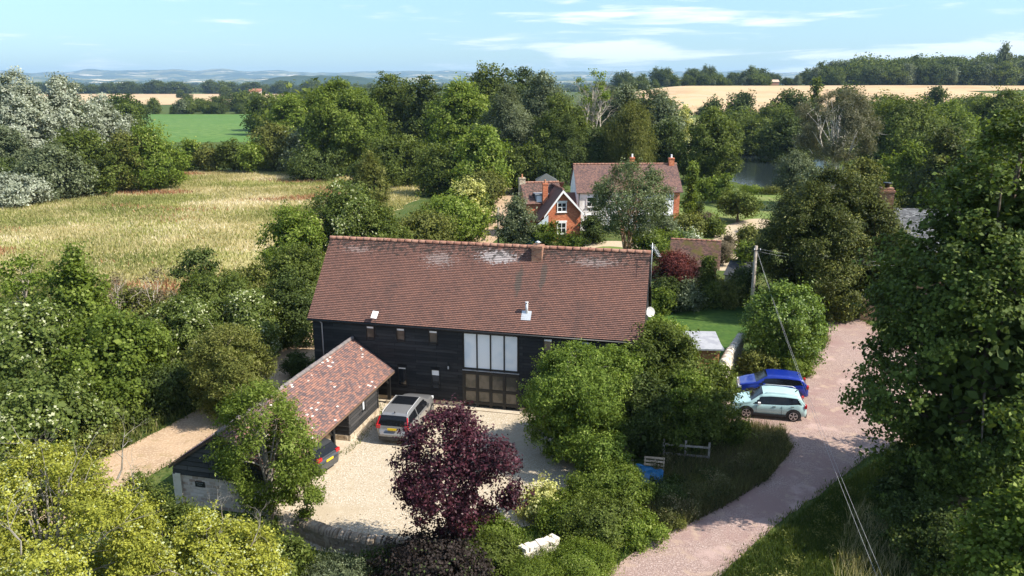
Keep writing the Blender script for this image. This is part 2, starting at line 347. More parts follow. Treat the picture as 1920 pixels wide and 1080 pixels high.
hills('low_wooded_hill', 4200, 5600, lambda a, t: 66*float(sstep(0, .5, t))*max(0, 1-((a+.235)/.085)**4)*(1+.1*mn.noise(Vector((a*90, t*3, 1)))), mat('hill_wood', (.025, .045, .02), 1, 0, noise=[(.01, (.04, .06, .03), .4, .6)]), n=600, rows=6)
hills('low_hill', 6500, 8800, lambda a, t: hprof(a, 8.1, 30, 105, 9)*float(sstep(0, .6, t)), m_hill, rows=6)
# ------------------------------------------------------------------ foliage
G_ = (.03, .062, .012); leafmat('leaf_dark', (.032, .048, .012), (.095, .13, .028), (.15, .18, .06), 0.3)
leafmat('leaf_mid', (.048, .068, .012), (.150, .192, .036), (.22, .25, .07), 0.38)
leafmat('leaf_bright', (.062, .096, .013), (.19, .25, .038), (.29, .34, .09), 0.42)
leafmat('leaf_yellowgreen', (.08, .125, .014), (.22, .29, .045), (.38, .42, .13), 0.4)
leafmat('leaf_olive', (.07, .085, .016), (.19, .20, .045), (.27, .26, .09), 0.3)
leafmat('leaf_gold', (.15, .17, .025), (.42, .42, .06), (.50, .54, .30), 0.35)
leafmat('leaf_silver', (.17, .19, .125), (.38, .41, .31), (.52, .54, .45), 0.2)
leafmat('leaf_greygreen', (.065, .085, .042), (.18, .21, .105), (.3, .33, .22), 0.28)
leafmat('leaf_purple', (.022, .008, .012), (.085, .024, .034), (.14, .05, .065), 0.2, .4)
leafmat('leaf_darkpurple', (.018, .014, .012), (.05, .035, .03), (.07, .1, .03), .2)
leafmat('leaf_red', (.055, .014, .014), (.16, .04, .034), (.24, .08, .06), .3)
leafmat('leaf_brown', (.07, .055, .03), (.19, .15, .085), (.28, .24, .16), .2)
leafmat('leaf_gloss', (.045, .085, .014), (.18, .26, .035), (.32, .41, .09), 0.3, .45, .3)
leafmat('leaf_palemix', (.055, .085, .018), (.18, .225, .05), (.54, .56, .34), 0.34)
leafmat('leaf_lime', (.036, .056, .012), (.125, .175, .032), (.24, .30, .08), 0.32)
leafmat('leaf_yew', (.024, .036, .007), (.10, .115, .02), (.19, .19, .04), 0.15, .5)
leafmat('leaf_variegated', (.25, .27, .06), (.6, .58, .22), (.75, .72, .4), .3)
leafmat('leaf_arbutus', (.05, .075, .03), (.16, .195, .075), (.28, .31, .17), .25)
leafmat('leaf_euc', (.075, .08, .045), (.19, .185, .105), (.32, .29, .2), .25)
leafmat('leaf_flowers', (.05, .09, .02), (.3, .36, .2), (.75, .75, .68), .25)
leafmat('leaf_hawthorn', (.06, .10, .014), (.19, .265, .04), (.32, .38, .10), .38)
leafmat('flower_white', (.6, .6, .5), (.8, .8, .75), None, .2)
m_bark = mat('brown_bark', (.12, .09, .065), .9, .2, noise=[(5, (.2, .16, .12), .45, .6)])
m_bark_pale = mat('pale_bark', (.42, .37, .3), .85, .2, noise=[(4, (.25, .2, .15), .45, .6)])
m_bark_grey = mat('grey_bark', (.30, .27, .23), .9, .2, noise=[(4, (.2, .17, .13), .45, .6)])
m_bark_red = mat('peeling_bark', (.36, .18, .10), .8, .2, noise=[(3, (.5, .38, .27), .45, .6)])
def unit(v): return v/np.maximum(np.linalg.norm(v, axis=-1, keepdims=True), 1e-9)
def leaf_quads(rng, P, N, size, asp=.62, up=.35, rnd=.75, droop=0):
    n = len(P); nn = unit(N+np.array([0, 0, up])+rng.normal(0, rnd, (n, 3)))
    t = rng.normal(0, 1, (n, 3)); t[:, 2] -= droop; t = unit(t-nn*(t*nn).sum(1, keepdims=True)); b = np.cross(nn, t)
    s = size*rng.uniform(.65, 1.35, (n, 1)); l = t*s*.5; w = b*s*.5*asp; bend = nn*s*.10
    V = np.stack([P-l, P+w*1.0-l*.05+bend, P+l, P-w-l*.05+bend], 1)
    return V.reshape(-1, 3)
SHAPES = dict(
    broad=lambda t: np.sqrt(np.maximum(0, 1-((t-.5)/.5)**2)),
    dome=lambda t: np.sqrt(np.maximum(0, 1-((t-.3)/.7)**2))*np.where(t < .3, .75+.25*t/.3, 1),
    shrub=lambda t: np.where(t < .35, .85+.15*t/.35, np.sqrt(np.maximum(0, 1-((t-.35)/.65)**2))),
    cone=lambda t: np.clip((1-t)**.75, 0, 1)*np.where(t < .12, .7+.3*t/.12, 1),
    column=lambda t: np.where(t < .5, .9, np.sqrt(np.maximum(0, 1-((t-.5)/.5)**2.4))),
    plume=lambda t: np.sin(np.clip(t, 0, 1)**.8*PI)**.7,
    vase=lambda t: np.where(t < .6, .35+.65*t/.6, np.sqrt(np.maximum(0, 1-((t-.6)/.4)**2))))
def crown_arrays(rng, rx, ry, zb, zt, shape='broad', ls=.2, cover=1.7, lob=26, lobr=.36, gap=0.0, droop=0, asp=.62, open_=0, up=.35, fluff=.5):
    prof = SHAPES[shape]; H = zt-zb; r = (rx+ry)/2
    # lobes over the profile surface
    i = np.arange(lob); t = (i+.5)/lob; t = np.clip(t+rng.uniform(-.5, .5, lob)/lob, .02, .97)
    t = t**.85
    a = i*2.39996+rng.uniform(-.5, .5, lob)+rng.uniform(0, 6)
    pr_ = prof(t); sc_ = rng.uniform(.66, .9, lob)
    LR = lobr*r*rng.uniform(.7, 1.35, lob)*np.clip(pr_, .45, 1)
    LR = np.minimum(LR, H*.45)
    ph_ = rng.uniform(0, 6.28, 3); k = np.maximum(pr_*sc_-.12, 0)*(1+.16*np.sin(2*a+ph_[0])+.12*np.sin(3*a+ph_[1]+t*4))
    Lc = np.stack([np.cos(a)*k*rx, np.sin(a)*k*ry, zb+t*H], 1)
    Lc[:, 2] = np.clip(Lc[:, 2], zb+LR*.55, zt-LR*.8)
    area = 4*PI*(((r*H/2)**1.6*2+r**3.2)/3)**(1/1.6)
    nleaf = int(cover*area/(.5*asp*ls*ls)*(1-gap*.5))
    cs = max(ls*1.6, fluff*.55*LR.mean()*.55)                 # clump spread
    per = max(6, int(14*(cs/ls)**1.2)); ncl = max(20, nleaf//per)
    w = LR**2; li = rng.choice(lob, ncl, p=w/w.sum())
    d = unit(rng.normal(0, 1, (ncl, 3)))
    cen = np.array([0, 0, zb+H*.45]); out = unit((Lc[li]-cen)+1e-6)
    flip = (d*out).sum(1) < -.25; d[flip] *= -1
    cp = Lc[li]+d*LR[li][:, None]*rng.uniform(.55, 1.2, (ncl, 1))*np.array([1, 1, .85])*(1+.3*np.sin(d[:, :1]*5+li[:, None])*np.cos(d[:, 1:2]*6+li[:, None]*2))
    cn = unit(d+out*.6)
    ct = rng.uniform(-.2, .2, ncl)+rng.uniform(-.16, .16, lob)[li]
    keep = cp[:, 2] > zb*.4; cp, cn, ct = cp[keep], cn[keep], ct[keep]
    # ragged sprays that stick out
    ns = int(len(cp)*.14); s_i = rng.choice(len(cp), ns); spr = cp[s_i]+(cn[s_i]+rng.normal(0, .35, (ns, 3)))*rng.uniform(.15, .75, (ns, 1))*LR.mean()
    cp = np.concatenate([cp, spr]); cn = np.concatenate([cn, cn[s_i]]); ct = np.concatenate([ct, ct[s_i]+.1])
    n = len(cp); q = np.repeat(np.arange(n), per)
    off = np.clip(rng.normal(0, 1, (n*per, 3)), -1.5, 1.5)*cs*rng.uniform(.4, 1.2, n)[q][:, None]*np.array([1, 1, .7])
    P = cp[q]+off; P[:, 2] -= droop*np.abs(rng.normal(0, 1, n*per))*cs*1.5
    T = np.clip(.5+ct[q]+rng.normal(0, .2, n*per), 0, 1)
    V = leaf_quads(rng, P, cn[q], ls, asp, up, .7, droop*2)
    if not open_:                                            # inner leaves that close the crown
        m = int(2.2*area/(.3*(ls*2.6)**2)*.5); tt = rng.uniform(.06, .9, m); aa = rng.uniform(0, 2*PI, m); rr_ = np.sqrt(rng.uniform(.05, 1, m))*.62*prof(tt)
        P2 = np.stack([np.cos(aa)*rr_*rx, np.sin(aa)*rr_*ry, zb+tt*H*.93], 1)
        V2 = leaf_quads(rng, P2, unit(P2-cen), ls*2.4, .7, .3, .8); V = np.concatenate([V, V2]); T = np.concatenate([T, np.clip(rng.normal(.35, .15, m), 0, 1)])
    ok = V.reshape(-1, 4, 3)[:, :, 2].min(1) > .02
    return V.reshape(-1, 4, 3)[ok].reshape(-1, 3), T[ok], Lc
def twigs(mb, rng, p, d, L, r, depth):
    p, d = Vector(p), Vector(d).normalized(); pts = [p.copy()]; n = 4
    for k in range(n):
        d = (d+Vector(rng.normal(0, .22, 3))+Vector((0, 0, .03))).normalized(); p = p+d*L/n; pts.append(p.copy())
        if depth > 0 and k > 0:
            for _ in range(1 if k < n-1 else 2):
                e = (d+Vector(rng.normal(0, .6, 3))).normalized(); twigs(mb, rng, p, e, L*.55, r*(1-.8*(k+1)/(n+1))*.7, depth-1)
    mb.tube(pts, [r*(1-.8*k/n) for k in range(n+1)], 4 if r < .04 else 6, cap=False)
def branches(mb, rng, base, top, r0, targets, sub=2, n=6, twig=0):
    base, top = Vector(base), Vector(top); L = (top-base).length
    ph = rng.uniform(0, 6); pts = []
    for k in range(6):
        t = k/5; p = base.lerp(top, t)+Vector((math.cos(ph+t*3), math.sin(ph+t*3), 0))*.03*L*math.sin(t*PI); pts.append(p)
    mb.tube(pts, [r0*1.25]+[r0*(1-.75*k/5) for k in range(1, 6)], n)
    for tg in targets:
        tg = Vector(tg); t0 = rng.uniform(.35, .85); s = base.lerp(top, t0)
        mid = s.lerp(tg, .5)+Vector((0, 0, .06*(tg-s).length))
        rb = r0*(1-.75*t0)*.65; mb.tube([s, mid, tg], [rb, rb*.6, rb*.2], 5, cap=False)
        for _ in range(twig):
            a = mid.lerp(tg, rng.uniform(0, 1)); b = tg+Vector(rng.normal(0, 1, 3))*(tg-s).length*.13; mb.tube([a, a.lerp(b, .5)+Vector(rng.normal(0, 1, 3))*.05, b], [rb*.35, rb*.2, rb*.08], 4, cap=False)
NV = [0]
def tree(name, label, cat, px, ytop, D, wpx, leaf, shape='broad', bark='brown_bark', group=None, base=.12, depth=None, x=None, h=None, z0=None, **kw):
    """px: picture column of the trunk foot/crown centre; ytop: picture row of the top; D: distance; wpx: crown width in picture pixels"""
    NV[0] += 1; rng = np.random.default_rng(1000+NV[0]*7)
    top = at(px, ytop, D); Z = D*math.cos(PITCH)+(CAMH-top.z*.5)*math.sin(PITCH)
    X = (px-960)/F*Z if x is None else x
    gz = tz(X, D) if z0 is None else z0; H = (top.z-gz) if h is None else h; rx = wpx/2/F*Z/1.04
    ry = rx*(depth or 1)
    root = thing(name, label, cat, (X, D, gz), 0, group)
    ls = kw.pop('ls', None) or max(.10, .0031*D*kw.pop('lsf', 1))
    tw = kw.pop('twig', 0); tr = kw.pop('trunk_r', None) or max(.06, H*.022); lean = kw.pop('lean', (0, 0)); nl = kw.pop('limbs', 7)
    extra = kw.pop('bare', 0); stems = kw.pop('stems', 0)
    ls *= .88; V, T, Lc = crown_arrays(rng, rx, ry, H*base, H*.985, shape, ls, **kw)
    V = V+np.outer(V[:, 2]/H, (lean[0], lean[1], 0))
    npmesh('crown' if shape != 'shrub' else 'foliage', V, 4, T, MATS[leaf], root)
    mb = MB(); idx = rng.choice(len(Lc), min(nl, len(Lc)), replace=False)
    branches(mb, rng, (0, 0, 0), (lean[0]*.8, lean[1]*.8, H*(base+(1-base)*.65)), tr, [Vector(Lc[i])*1.0+Vector((lean[0]*Lc[i][2]/H, lean[1]*Lc[i][2]/H, 0)) for i in idx], twig=tw)
    if extra:
        for _ in range(extra):
            a = rng.uniform(0, 6.28); q = rng.uniform(.1, .75); p0 = Vector((math.cos(a)*rx*q, math.sin(a)*ry*q, H*rng.uniform(.45, .8)))
            twigs(mb, rng, p0, Vector((math.cos(a)*.6, math.sin(a)*.6, 1)), rng.uniform(.25, .42)*min(H, rx*2.2)*.7, max(.012, tr*.22), 2)
    for q in range(stems):
        a = q*2*PI/stems+rng.uniform(-.4, .4); k = rng.uniform(.3, .6); tp_ = Vector((math.cos(a)*rx*k, math.sin(a)*ry*k, H*rng.uniform(.62, .82)))
        m1 = Vector((math.cos(a)*rx*.12, math.sin(a)*ry*.12, H*.2)); m2 = m1.lerp(tp_, .5)+Vector((rng.normal(0, .03)*H, rng.normal(0, .03)*H, 0))
        mb.tube([(math.cos(a)*tr, math.sin(a)*tr, 0), m1, m2, tp_], [tr*.9, tr*.75, tr*.5, tr*.2], 7)
        for _ in range(3): twigs(mb, rng, m2.lerp(tp_, rng.uniform(0, .7)), tp_-m1+Vector(rng.normal(0, 1, 3))*H*.15, H*.25, tr*.3, 1)
    mb.build('trunk' if shape != 'shrub' else 'stem', MATS[bark], root)
    return root
# ================================================================== trees and shrubs, near to far
VEG = '''
# name | label | category | px | ytop | D | wpx | leaf | shape | options
gold_tree|big golden-yellow leaved tree filling the bottom left corner, bare twigs showing|tree|95|842|21.5|430|gold|dome|twig=2,limbs=20,bark='grey_bark',gap=.1,cover=1.7,lob=50,base=.05,open_=1,lobr=.26,bare=16,ls=.095
gold_tree|smaller golden-yellow tree between the bottom left corner tree and the ash|tree|392|962|22.6|230|gold|dome|twig=2,limbs=12,bark='grey_bark',gap=.1,cover=1.7,lob=34,base=.05,lobr=.28,bare=12,ls=.095
gold_bush|low golden-yellow bush at the bottom edge, right of the golden trees|bush|480|985|24|110|gold|shrub|lob=18,twig=2,bark='grey_bark',ls=.12
conifer_shrub|dark feathery green conifer shrub in front of the stone gable of the cart shed|shrub|268|885|27.0|120|mid|plume|lob=26,asp=.35,up=.9,lobr=.26,base=.02,ls=.16
conifer_shrub|low dark feathery shrub at the foot of the stone gable|shrub|345|945|26.8|110|mid|shrub|lob=24,asp=.35,up=.8,lobr=.26,ls=.15
ash_tree|slender airy bright green ash hiding part of the cart shed roof|tree|496|720|30.5|185|bright|broad|base=.14,lob=44,lobr=.27,asp=.36,gap=.3,cover=1.6,ls=.17,open_=1,limbs=16,twig=2,bark='grey_bark'
ash_tree|thin side stem of green leaves leaning over the gravel beside the airy ash|tree|572|872|30|70|bright|broad|base=.2,lob=10,asp=.4,gap=.5,ls=.15,open_=1,twig=2
shrub|dark green shrub at the foot of the airy ash|shrub|470|985|28.5|110|mid|shrub|lob=20,ls=.14
shrub|green leafy shrub left of the dry stone wall at the bottom edge|shrub|535|1012|26|105|mid|shrub|lob=20,ls=.14
purple_tree|dark purple-leaved plum tree standing over the pale gravel courtyard|tree|850|768|27.2|232|purple|broad|base=.24,lob=46,lobr=.26,cover=1.75,gap=0.1,ls=.14,limbs=14,twig=1,bark='grey_bark',open_=1,depth=.9,fluff=.7
purple_shrub|dark purple-tinged shrub beneath the purple plum tree|shrub|815|1010|25.8|200|darkpurple|shrub|lob=26,ls=.13
shrub|dark glossy green shrub on the bottom edge right of the dry stone wall|shrub|722|1030|26.6|85|dark|shrub|lob=18,ls=.13
shrub|wispy grey-green shrub at the bottom edge left of the purple shrub|shrub|640|1058|25.6|120|greygreen|shrub|lob=18,ls=.13,asp=.3
hedge|clipped bright green hedge length right of the purple plum tree|hedge|915|985|29.4|180|bright|shrub|lob=34,ls=.11,lobr=.26,depth=.7
hedge|ivy-covered hedge mound rising behind the white wall stones|hedge|1066|940|30.3|165|bright|shrub|lob=44,ls=.11,lobr=.24,depth=.8
hedge|leafy green hedge rising to meet the front thorn tree beside the tarpaulin|hedge|1135|815|34.2|120|hawthorn|dome|base=.02,lob=36,ls=.12,lobr=.26
hedge|tall ivy-covered hedge mound at the bend of the pink drive|hedge|1140|876|32.3|165|bright|shrub|lob=44,ls=.11,lobr=.24,depth=.9
hedge|ivy hedge between the two tall mounds, in front of them|hedge|1120|948|29.6|190|mid|shrub|lob=40,ls=.11,lobr=.24,depth=.7
hedge|low weedy end of the hedge against the pink drive|hedge|1185|968|29.6|120|yellowgreen|shrub|lob=24,ls=.10,lobr=.28
bush|dark ivy bush left of the white wall stones at the bottom edge|bush|915|1022|27.2|150|mid|shrub|lob=26,ls=.11
grass_bush|weedy green bush below the white wall stones at the bottom edge|bush|1085|1030|27|140|yellowgreen|shrub|lob=24,ls=.11,asp=.25
bush|small ivy tuft over the top of the white wall stones|bush|1012|1035|27.9|34|mid|shrub|lob=8,ls=.09
bush|green weeds hanging over the bottom edge below the white wall|bush|990|1062|25.6|120|bright|shrub|lob=20,ls=.11,asp=.3
variegated_shrub|cream and yellow variegated shrub on the courtyard edge|shrub|1010|915|31.4|92|variegated|shrub|lob=20,ls=.13
hawthorn_tree|loose bright green hawthorn leaning over the gravel in front of the barn doors|tree|1078|646|36.6|235|hawthorn|broad|base=.03,lob=60,lobr=.22,asp=.5,gap=.3,cover=1.5,ls=.14,limbs=16,twig=2,bark='grey_bark'
hawthorn_tree|small bright green thorn tree in front of the right end of the barn|tree|1150|652|39|140|hawthorn|broad|base=.03,lob=26,asp=.5,cover=1.4,ls=.15
elder_tree|yellow-green elder top rising over the right corner of the barn roof|tree|1238|588|42.6|120|yellowgreen|dome|base=.3,lob=20,ls=.15,lobr=.3
elder_tree|tall dark green tree with drooping sprays below the yellow-green elder top|tree|1228|606|41.5|180|mid|broad|base=.05,lob=36,lobr=.28,ls=.17,depth=.9,limbs=10
hawthorn_tree|yellow-green thorn crown in front of the broad dark one by the hatchbacks|tree|1290|700|37.5|105|yellowgreen|broad|base=.25,lob=20,ls=.14,cover=1.3,lobr=.3
hawthorn_tree|broad dark green thorn tree between the barn and the two parked hatchbacks|tree|1298|684|38.6|205|mid|dome|base=.02,lob=44,lobr=.26,ls=.16,limbs=10
ivy_tree|dark ivy-clad trunk mass between the two thorn trees|tree|1205|700|37|110|dark|broad|base=.02,lob=26,ls=.15
laurel|glossy yellow-green laurel beside the pink drive behind the blue car|shrub|1470|534|51|168|gloss|shrub|lob=46,lobr=.24,ls=.21,asp=.5,cover=1.8
shrub|dark straggly shrub between the stone wall and the blue car|shrub|1420|660|49|62|olive|shrub|lob=16,ls=.17
shrub|low bright green weeds at the foot of the glossy laurel|shrub|1488|672|48.8|75|bright|shrub|lob=16,ls=.14
yew_tree|huge rounded dark green yew behind the telegraph pole|tree|1556|318|63|292|yew|dome|base=.03,lob=70,lobr=.2,ls=.24,asp=.35,up=.9,cover=2.1,depth=.9
yew_tree|lower dark yew crown beside the gate, right of the huge rounded yew|tree|1660|420|63|120|yew|dome|base=.1,lob=34,ls=.24,asp=.4
lime_tree|enormous dark lime tree overhanging the pink drive on the right|tree|1850|205|31|455|lime|dome|base=.04,lob=90,lobr=.22,ls=.19,up=.5,asp=.8,cover=1.6,depth=1.0,limbs=22,droop=.15,trunk_r=.4
lime_tree|tall lime tree at the right edge beside the enormous one|tree|1975|195|33|330|lime|dome|base=.04,lob=60,lobr=.24,ls=.21,asp=.8,limbs=10,trunk_r=.35
maple_tree|broad-leaved maple in the bottom right corner|tree|1900|905|22|210|bright|dome|base=.02,lob=34,ls=.18,asp=.85,up=.9
bramble|dark bramble clump at the left end of the shaded verge|bramble|1252|905|33|100|dark|shrub|lob=18,ls=.11
bramble|dark ivy mound under the thorn tree behind the rail fence|bramble|1350|800|39|130|mid|shrub|lob=22,ls=.12
bramble|olive weeds between the rail fence and the drive|bramble|1305|905|33.6|90|olive|shrub|lob=14,ls=.10,asp=.3
bramble|dry brown-green weeds on the drive side of the verge|bramble|1385|865|35.8|90|brown|shrub|lob=14,ls=.09,asp=.25
bramble|brown-green dock clump near the hedge end of the verge|bramble|1255|968|30.6|70|olive|shrub|lob=12,ls=.09,asp=.3
bramble|dark bramble clump in the middle of the shaded verge|bramble|1330|888|34.5|90|dark|shrub|lob=14,ls=.11
bramble|weedy clump at the tip of the verge nearest the mint hatchback|bramble|1425|822|38.5|80|olive|shrub|lob=14,ls=.12
bramble|dark clump under the thorn tree beside the rail fence|bramble|1300|832|37.5|100|dark|shrub|lob=14,ls=.12
shrub|dark green undergrowth mound beneath the enormous lime tree|shrub|1700|900|30.5|150|dark|shrub|lob=24,ls=.15
shrub|dark brambles under the lime tree at the lower right|shrub|1780|960|27|190|dark|shrub|lob=28,ls=.15
# ---- belt beside the lane
olive_tree|olive-yellow hawthorn with bare twigs leaning over the earth lane|tree|432|612|42|185|olive|dome|base=.12,lob=40,lobr=.25,asp=.4,cover=1.45,ls=.16,limbs=18,twig=3,bark='pale_bark'
sycamore_tree|bright green sycamore with a tall pointed leader left of the lane|tree|150|462|49|128|bright|plume|base=.1,lob=60,lobr=.3,gap=.1,ls=.24,asp=.85,cover=1.5
sycamore_tree|broad bright green sycamore filling the left middle beside the lane|tree|205|590|44|240|bright|dome|base=.06,lob=50,lobr=.26,ls=.21,asp=.85
sycamore_tree|pale-mottled sycamore at the left edge beside the pointed one|tree|55|575|43|260|palemix|dome|base=.05,lob=50,lobr=.27,ls=.22,asp=.85
sycamore_tree|lower green sycamore crown above the golden tree on the left edge|tree|70|715|37|260|palemix|dome|base=.02,lob=44,lobr=.26,ls=.2,asp=.85
sycamore_tree|low dark green sycamore bush near the bend of the lane|bush|190|755|40.5|165|mid|shrub|lob=34,ls=.19,asp=.85
ash_sapling|thin yellowing ash sapling with a bare pale stem at the left edge|tree|52|478|50|105|yellowgreen|vase|bare=5,base=.35,lob=16,lobr=.28,ls=.24,gap=.5,cover=.9,open_=1,bark='pale_bark',twig=2,limbs=10
dead_bush|grey leafless twiggy bush on the meadow edge|bush|222|515|52|95|brown|vase|base=.2,lob=10,gap=.9,cover=.25,open_=1,bark='pale_bark',twig=1,limbs=8,bare=14
dead_bush|grey leafless twiggy bush with rusty leaves right of the other bare one|bush|292|505|53|90|brown|vase|base=.2,lob=10,gap=.9,cover=.3,open_=1,bark='pale_bark',twig=1,limbs=8,bare=14
shrub|tangled green shrub on the meadow edge behind the bare bushes|shrub|255|545|53|130|olive|shrub|lob=22,ls=.2,cover=1.3
shrub|mid-green shrub with whitish leaves behind the olive-yellow hawthorn|shrub|345|560|49|150|palemix|shrub|lob=30,ls=.2
shrub|dark green shrub in the middle of the belt, left of the olive-yellow hawthorn|shrub|318|690|43.5|130|dark|shrub|lob=28,ls=.18
shrub|low dark bramble at the left bank of the earth lane|shrub|312|735|43.5|120|dark|shrub|lob=24,ls=.16
shrub|low mixed bramble bank where the lane meets the golden tree|shrub|150|800|37.5|150|olive|shrub|lob=24,ls=.15
dark_sapling|small dark spreading sapling top on the meadow edge|tree|372|470|58|72|dark|vase|base=.3,lob=14,ls=.24,open_=1
shrub|green thicket on the meadow edge below the small dark sapling|shrub|400|520|55|170|mid|shrub|lob=34,ls=.21
shrub|pale green shrub between the thicket and the barn trees|shrub|468|548|52|120|palemix|shrub|lob=26,ls=.2
shrub|olive shrub on the meadow edge near the barn's left corner|shrub|480|500|61|130|olive|shrub|lob=26,ls=.23
thorn_tree|dark green ivy tree next to the left end of the barn|tree|545|515|55|110|dark|dome|base=.05,lob=34,ls=.2
thorn_tree|mid-green tree whose crown touches the left verge of the barn roof|tree|560|455|62|130|mid|dome|base=.05,lob=36,ls=.23
wild_apple_tree|loose yellow-green tree behind the left end of the barn roof|tree|545|385|70|110|yellowgreen|broad|base=.1,lob=30,ls=.25,cover=1.3,twig=2
wild_apple_tree|taller loose green tree behind the barn ridge on the left|tree|645|335|74|130|palemix|broad|base=.1,lob=36,ls=.26,cover=1.4,twig=2
wild_apple_tree|green tree behind the barn ridge beside the birch|tree|705|385|73|110|mid|broad|base=.1,lob=30,ls=.26
round_shrub|small round dark bush between the lane and the barn corner|shrub|558|662|48.5|56|dark|shrub|lob=16,ls=.13,lobr=.3
birch_sapling|soft conical young birch alone at the meadow edge|tree|695|282|112|58|olive|plume|base=.02,lob=30,lobr=.3,ls=.35,asp=.4
# ---- hedge along the far lane
hedge|hedge length rising above the barn ridge left of the chimney|hedge|790|400|82|130|olive|shrub|lob=26,ls=.3
hedge|yellow-green hedge length next to the far lane|hedge|850|372|92|130|yellowgreen|shrub|lob=26,ls=.33
yellow_shrub|bright yellow shrub on top of the hedge by the far lane|shrub|880|332|101|66|variegated|shrub|lob=16,ls=.33,cover=.8
hedge|dense green hedge wall along the left side of the far lane|hedge|893|352|104|70|mid|shrub|lob=20,ls=.36
hedge|far end of the tall hedge where the lane disappears|hedge|905|325|125|90|olive|shrub|lob=20,ls=.42
hedge|low hedge just left of the lane behind the barn ridge|hedge|735|430|74|110|mid|shrub|lob=22,ls=.27
silver_bush|silvery grey-green bush between the lane and the brick cottage|bush|968|368|88|66|greygreen|shrub|lob=22,ls=.32,asp=.4
shrub|bright green shrub at the foot of the brick gable|shrub|1008|418|88|44|bright|shrub|lob=14,ls=.3
climbing_shrub|climbing green shrub against the left half of the brick gable|shrub|1034|412|92|26|bright|shrub|lob=14,ls=.3,depth=.4
shrub|low green shrub under the lower gable window|shrub|1072|443|89|56|bright|shrub|lob=12,ls=.28
shrub|dark shrub between the brick gable and the white house|shrub|1112|408|93|52|dark|shrub|lob=14,ls=.3
arbutus_tree|multi-stemmed arbutus with peeling orange trunks in front of the white house|tree|1178|306|84|165|arbutus|broad|base=.25,lob=44,lobr=.22,ls=.26,asp=.45,open_=1,cover=1.25,gap=.2,limbs=8,twig=1,bark='peeling_bark',trunk_r=.14,stems=6
shrub|green shrub under the arbutus on its right side|shrub|1222|430|84|80|bright|shrub|lob=16,ls=.28
shrub|blue-green shrub at the right corner of the white house|shrub|1245|405|94|56|greygreen|shrub|lob=14,ls=.3
red_maple|small layered red Japanese maple beyond the right end of the barn|tree|1265|474|66|96|red|broad|base=.3,lob=26,gap=.2,droop=.3,ls=.22,asp=.35,lobr=.3
shrub|dark red-stemmed shrub under the red maple|shrub|1248|520|64|60|dark|shrub|lob=14,ls=.2
shrub|bright green shrub at the back of the shaded lawn, beside the barn|shrub|1240|540|63|48|bright|shrub|lob=14,ls=.2
holly_tree|upright glossy dark green holly in front of the small brick garage|tree|1326|484|65|72|mid|cone|base=.02,lob=30,ls=.22
shrub|grey-green shrub at the back of the shaded lawn, left of the holly|shrub|1288|525|64|62|greygreen|shrub|lob=16,ls=.21
shrub|olive-green shrub at the back of the shaded lawn, right of the holly|shrub|1372|528|65|60|olive|shrub|lob=16,ls=.21
shrub|yellow-green shrub in front of the black lean-to roof|shrub|1396|447|73|48|yellowgreen|shrub|lob=18,ls=.25
shrub|dark shrub in the shade left of the telegraph pole|shrub|1395|500|66|56|dark|shrub|lob=16,ls=.22
# ---- garden
small_round_tree|small flat-topped mulberry on the sunlit garden lawn|tree|1385|362|108|90|mid|dome|base=.32,lob=30,lobr=.24,ls=.36,trunk_r=.2,limbs=8
cypress|thin dark pencil cypress on the garden lawn|tree|1312|374|104|13|dark|column|base=.02,lob=14,ls=.22
shrub|pale grass-like clump beside the pencil cypress|shrub|1326|398|100|26|brown|shrub|lob=8,ls=.3,asp=.2
shrub|olive shrub in the bed right of the white house|shrub|1290|405|97|70|olive|shrub|lob=16,ls=.32
shrub|round green shrub at the end of the flower bed|shrub|1340|405|97|42|mid|shrub|lob=12,ls=.32
flower_bush|bush of white flowers above the small garage roof|shrub|1285|430|88|56|flowers|shrub|lob=12,ls=.28
pampas_grass|straw-coloured ornamental grass clump beside the garden path|grass clump|1365|438|86|26|brown|shrub|lob=8,ls=.3,asp=.15,up=1.5
pampas_grass|second paler ornamental grass clump, nearer the garage gable|grass clump|1357|456|81|30|brown|shrub|lob=8,ls=.3,asp=.15,up=1.5
shrub|brown and green shrub left of the huge yew on the garden path|shrub|1400|425|88|50|olive|shrub|lob=12,ls=.3
conifer|bright green upright conifer at the right end of the white house|tree|1297|303|112|36|bright|cone|base=.02,lob=20,ls=.36
shrub|bright green shrub on the garden side of the pond|shrub|1322|330|125|30|bright|shrub|lob=10,ls=.4
shrub|second olive shrub beside the pond|shrub|1338|335|126|30|yellowgreen|shrub|lob=10,ls=.4
shrub|bright lime-green shrub overhanging the near pond bank|shrub|1358|326|128|26|bright|shrub|lob=10,ls=.4
rush_clump|yellowish rushes along the near pond bank|plant|1410|350|136|60|yellowgreen|shrub|lob=8,ls=.35,asp=.2,depth=.3
rush_clump|right-hand clump of rushes on the near pond bank|plant|1445|352|136|40|olive|shrub|lob=8,ls=.35,asp=.2,depth=.3
# ---- round the pond and behind the yew
chestnut_tree|large rounded dark green tree on the left bank of the pond|tree|1332|205|152|128|mid|dome|base=.06,lob=50,lobr=.24
pond_tree|grey-green willow bush on the right bank of the pond|tree|1490|285|140|70|greygreen|dome|base=.03,lob=24,asp=.4
pond_tree|dark tree overhanging the far bank of the pond|tree|1418|225|215|95|mid|dome|base=.02,lob=34
pond_tree|darker tree at the far right bank of the pond|tree|1472|215|195|95|dark|dome|base=.02,lob=34
eucalyptus_tree|tall brownish eucalyptus with a bare white forked trunk|tree|1567|166|120|165|euc|broad|base=.38,lob=46,lobr=.17,ls=.36,asp=.3,open_=1,cover=1.15,gap=.2,limbs=14,twig=0,bark='white_bark',trunk_r=.34,stems=5,bare=2
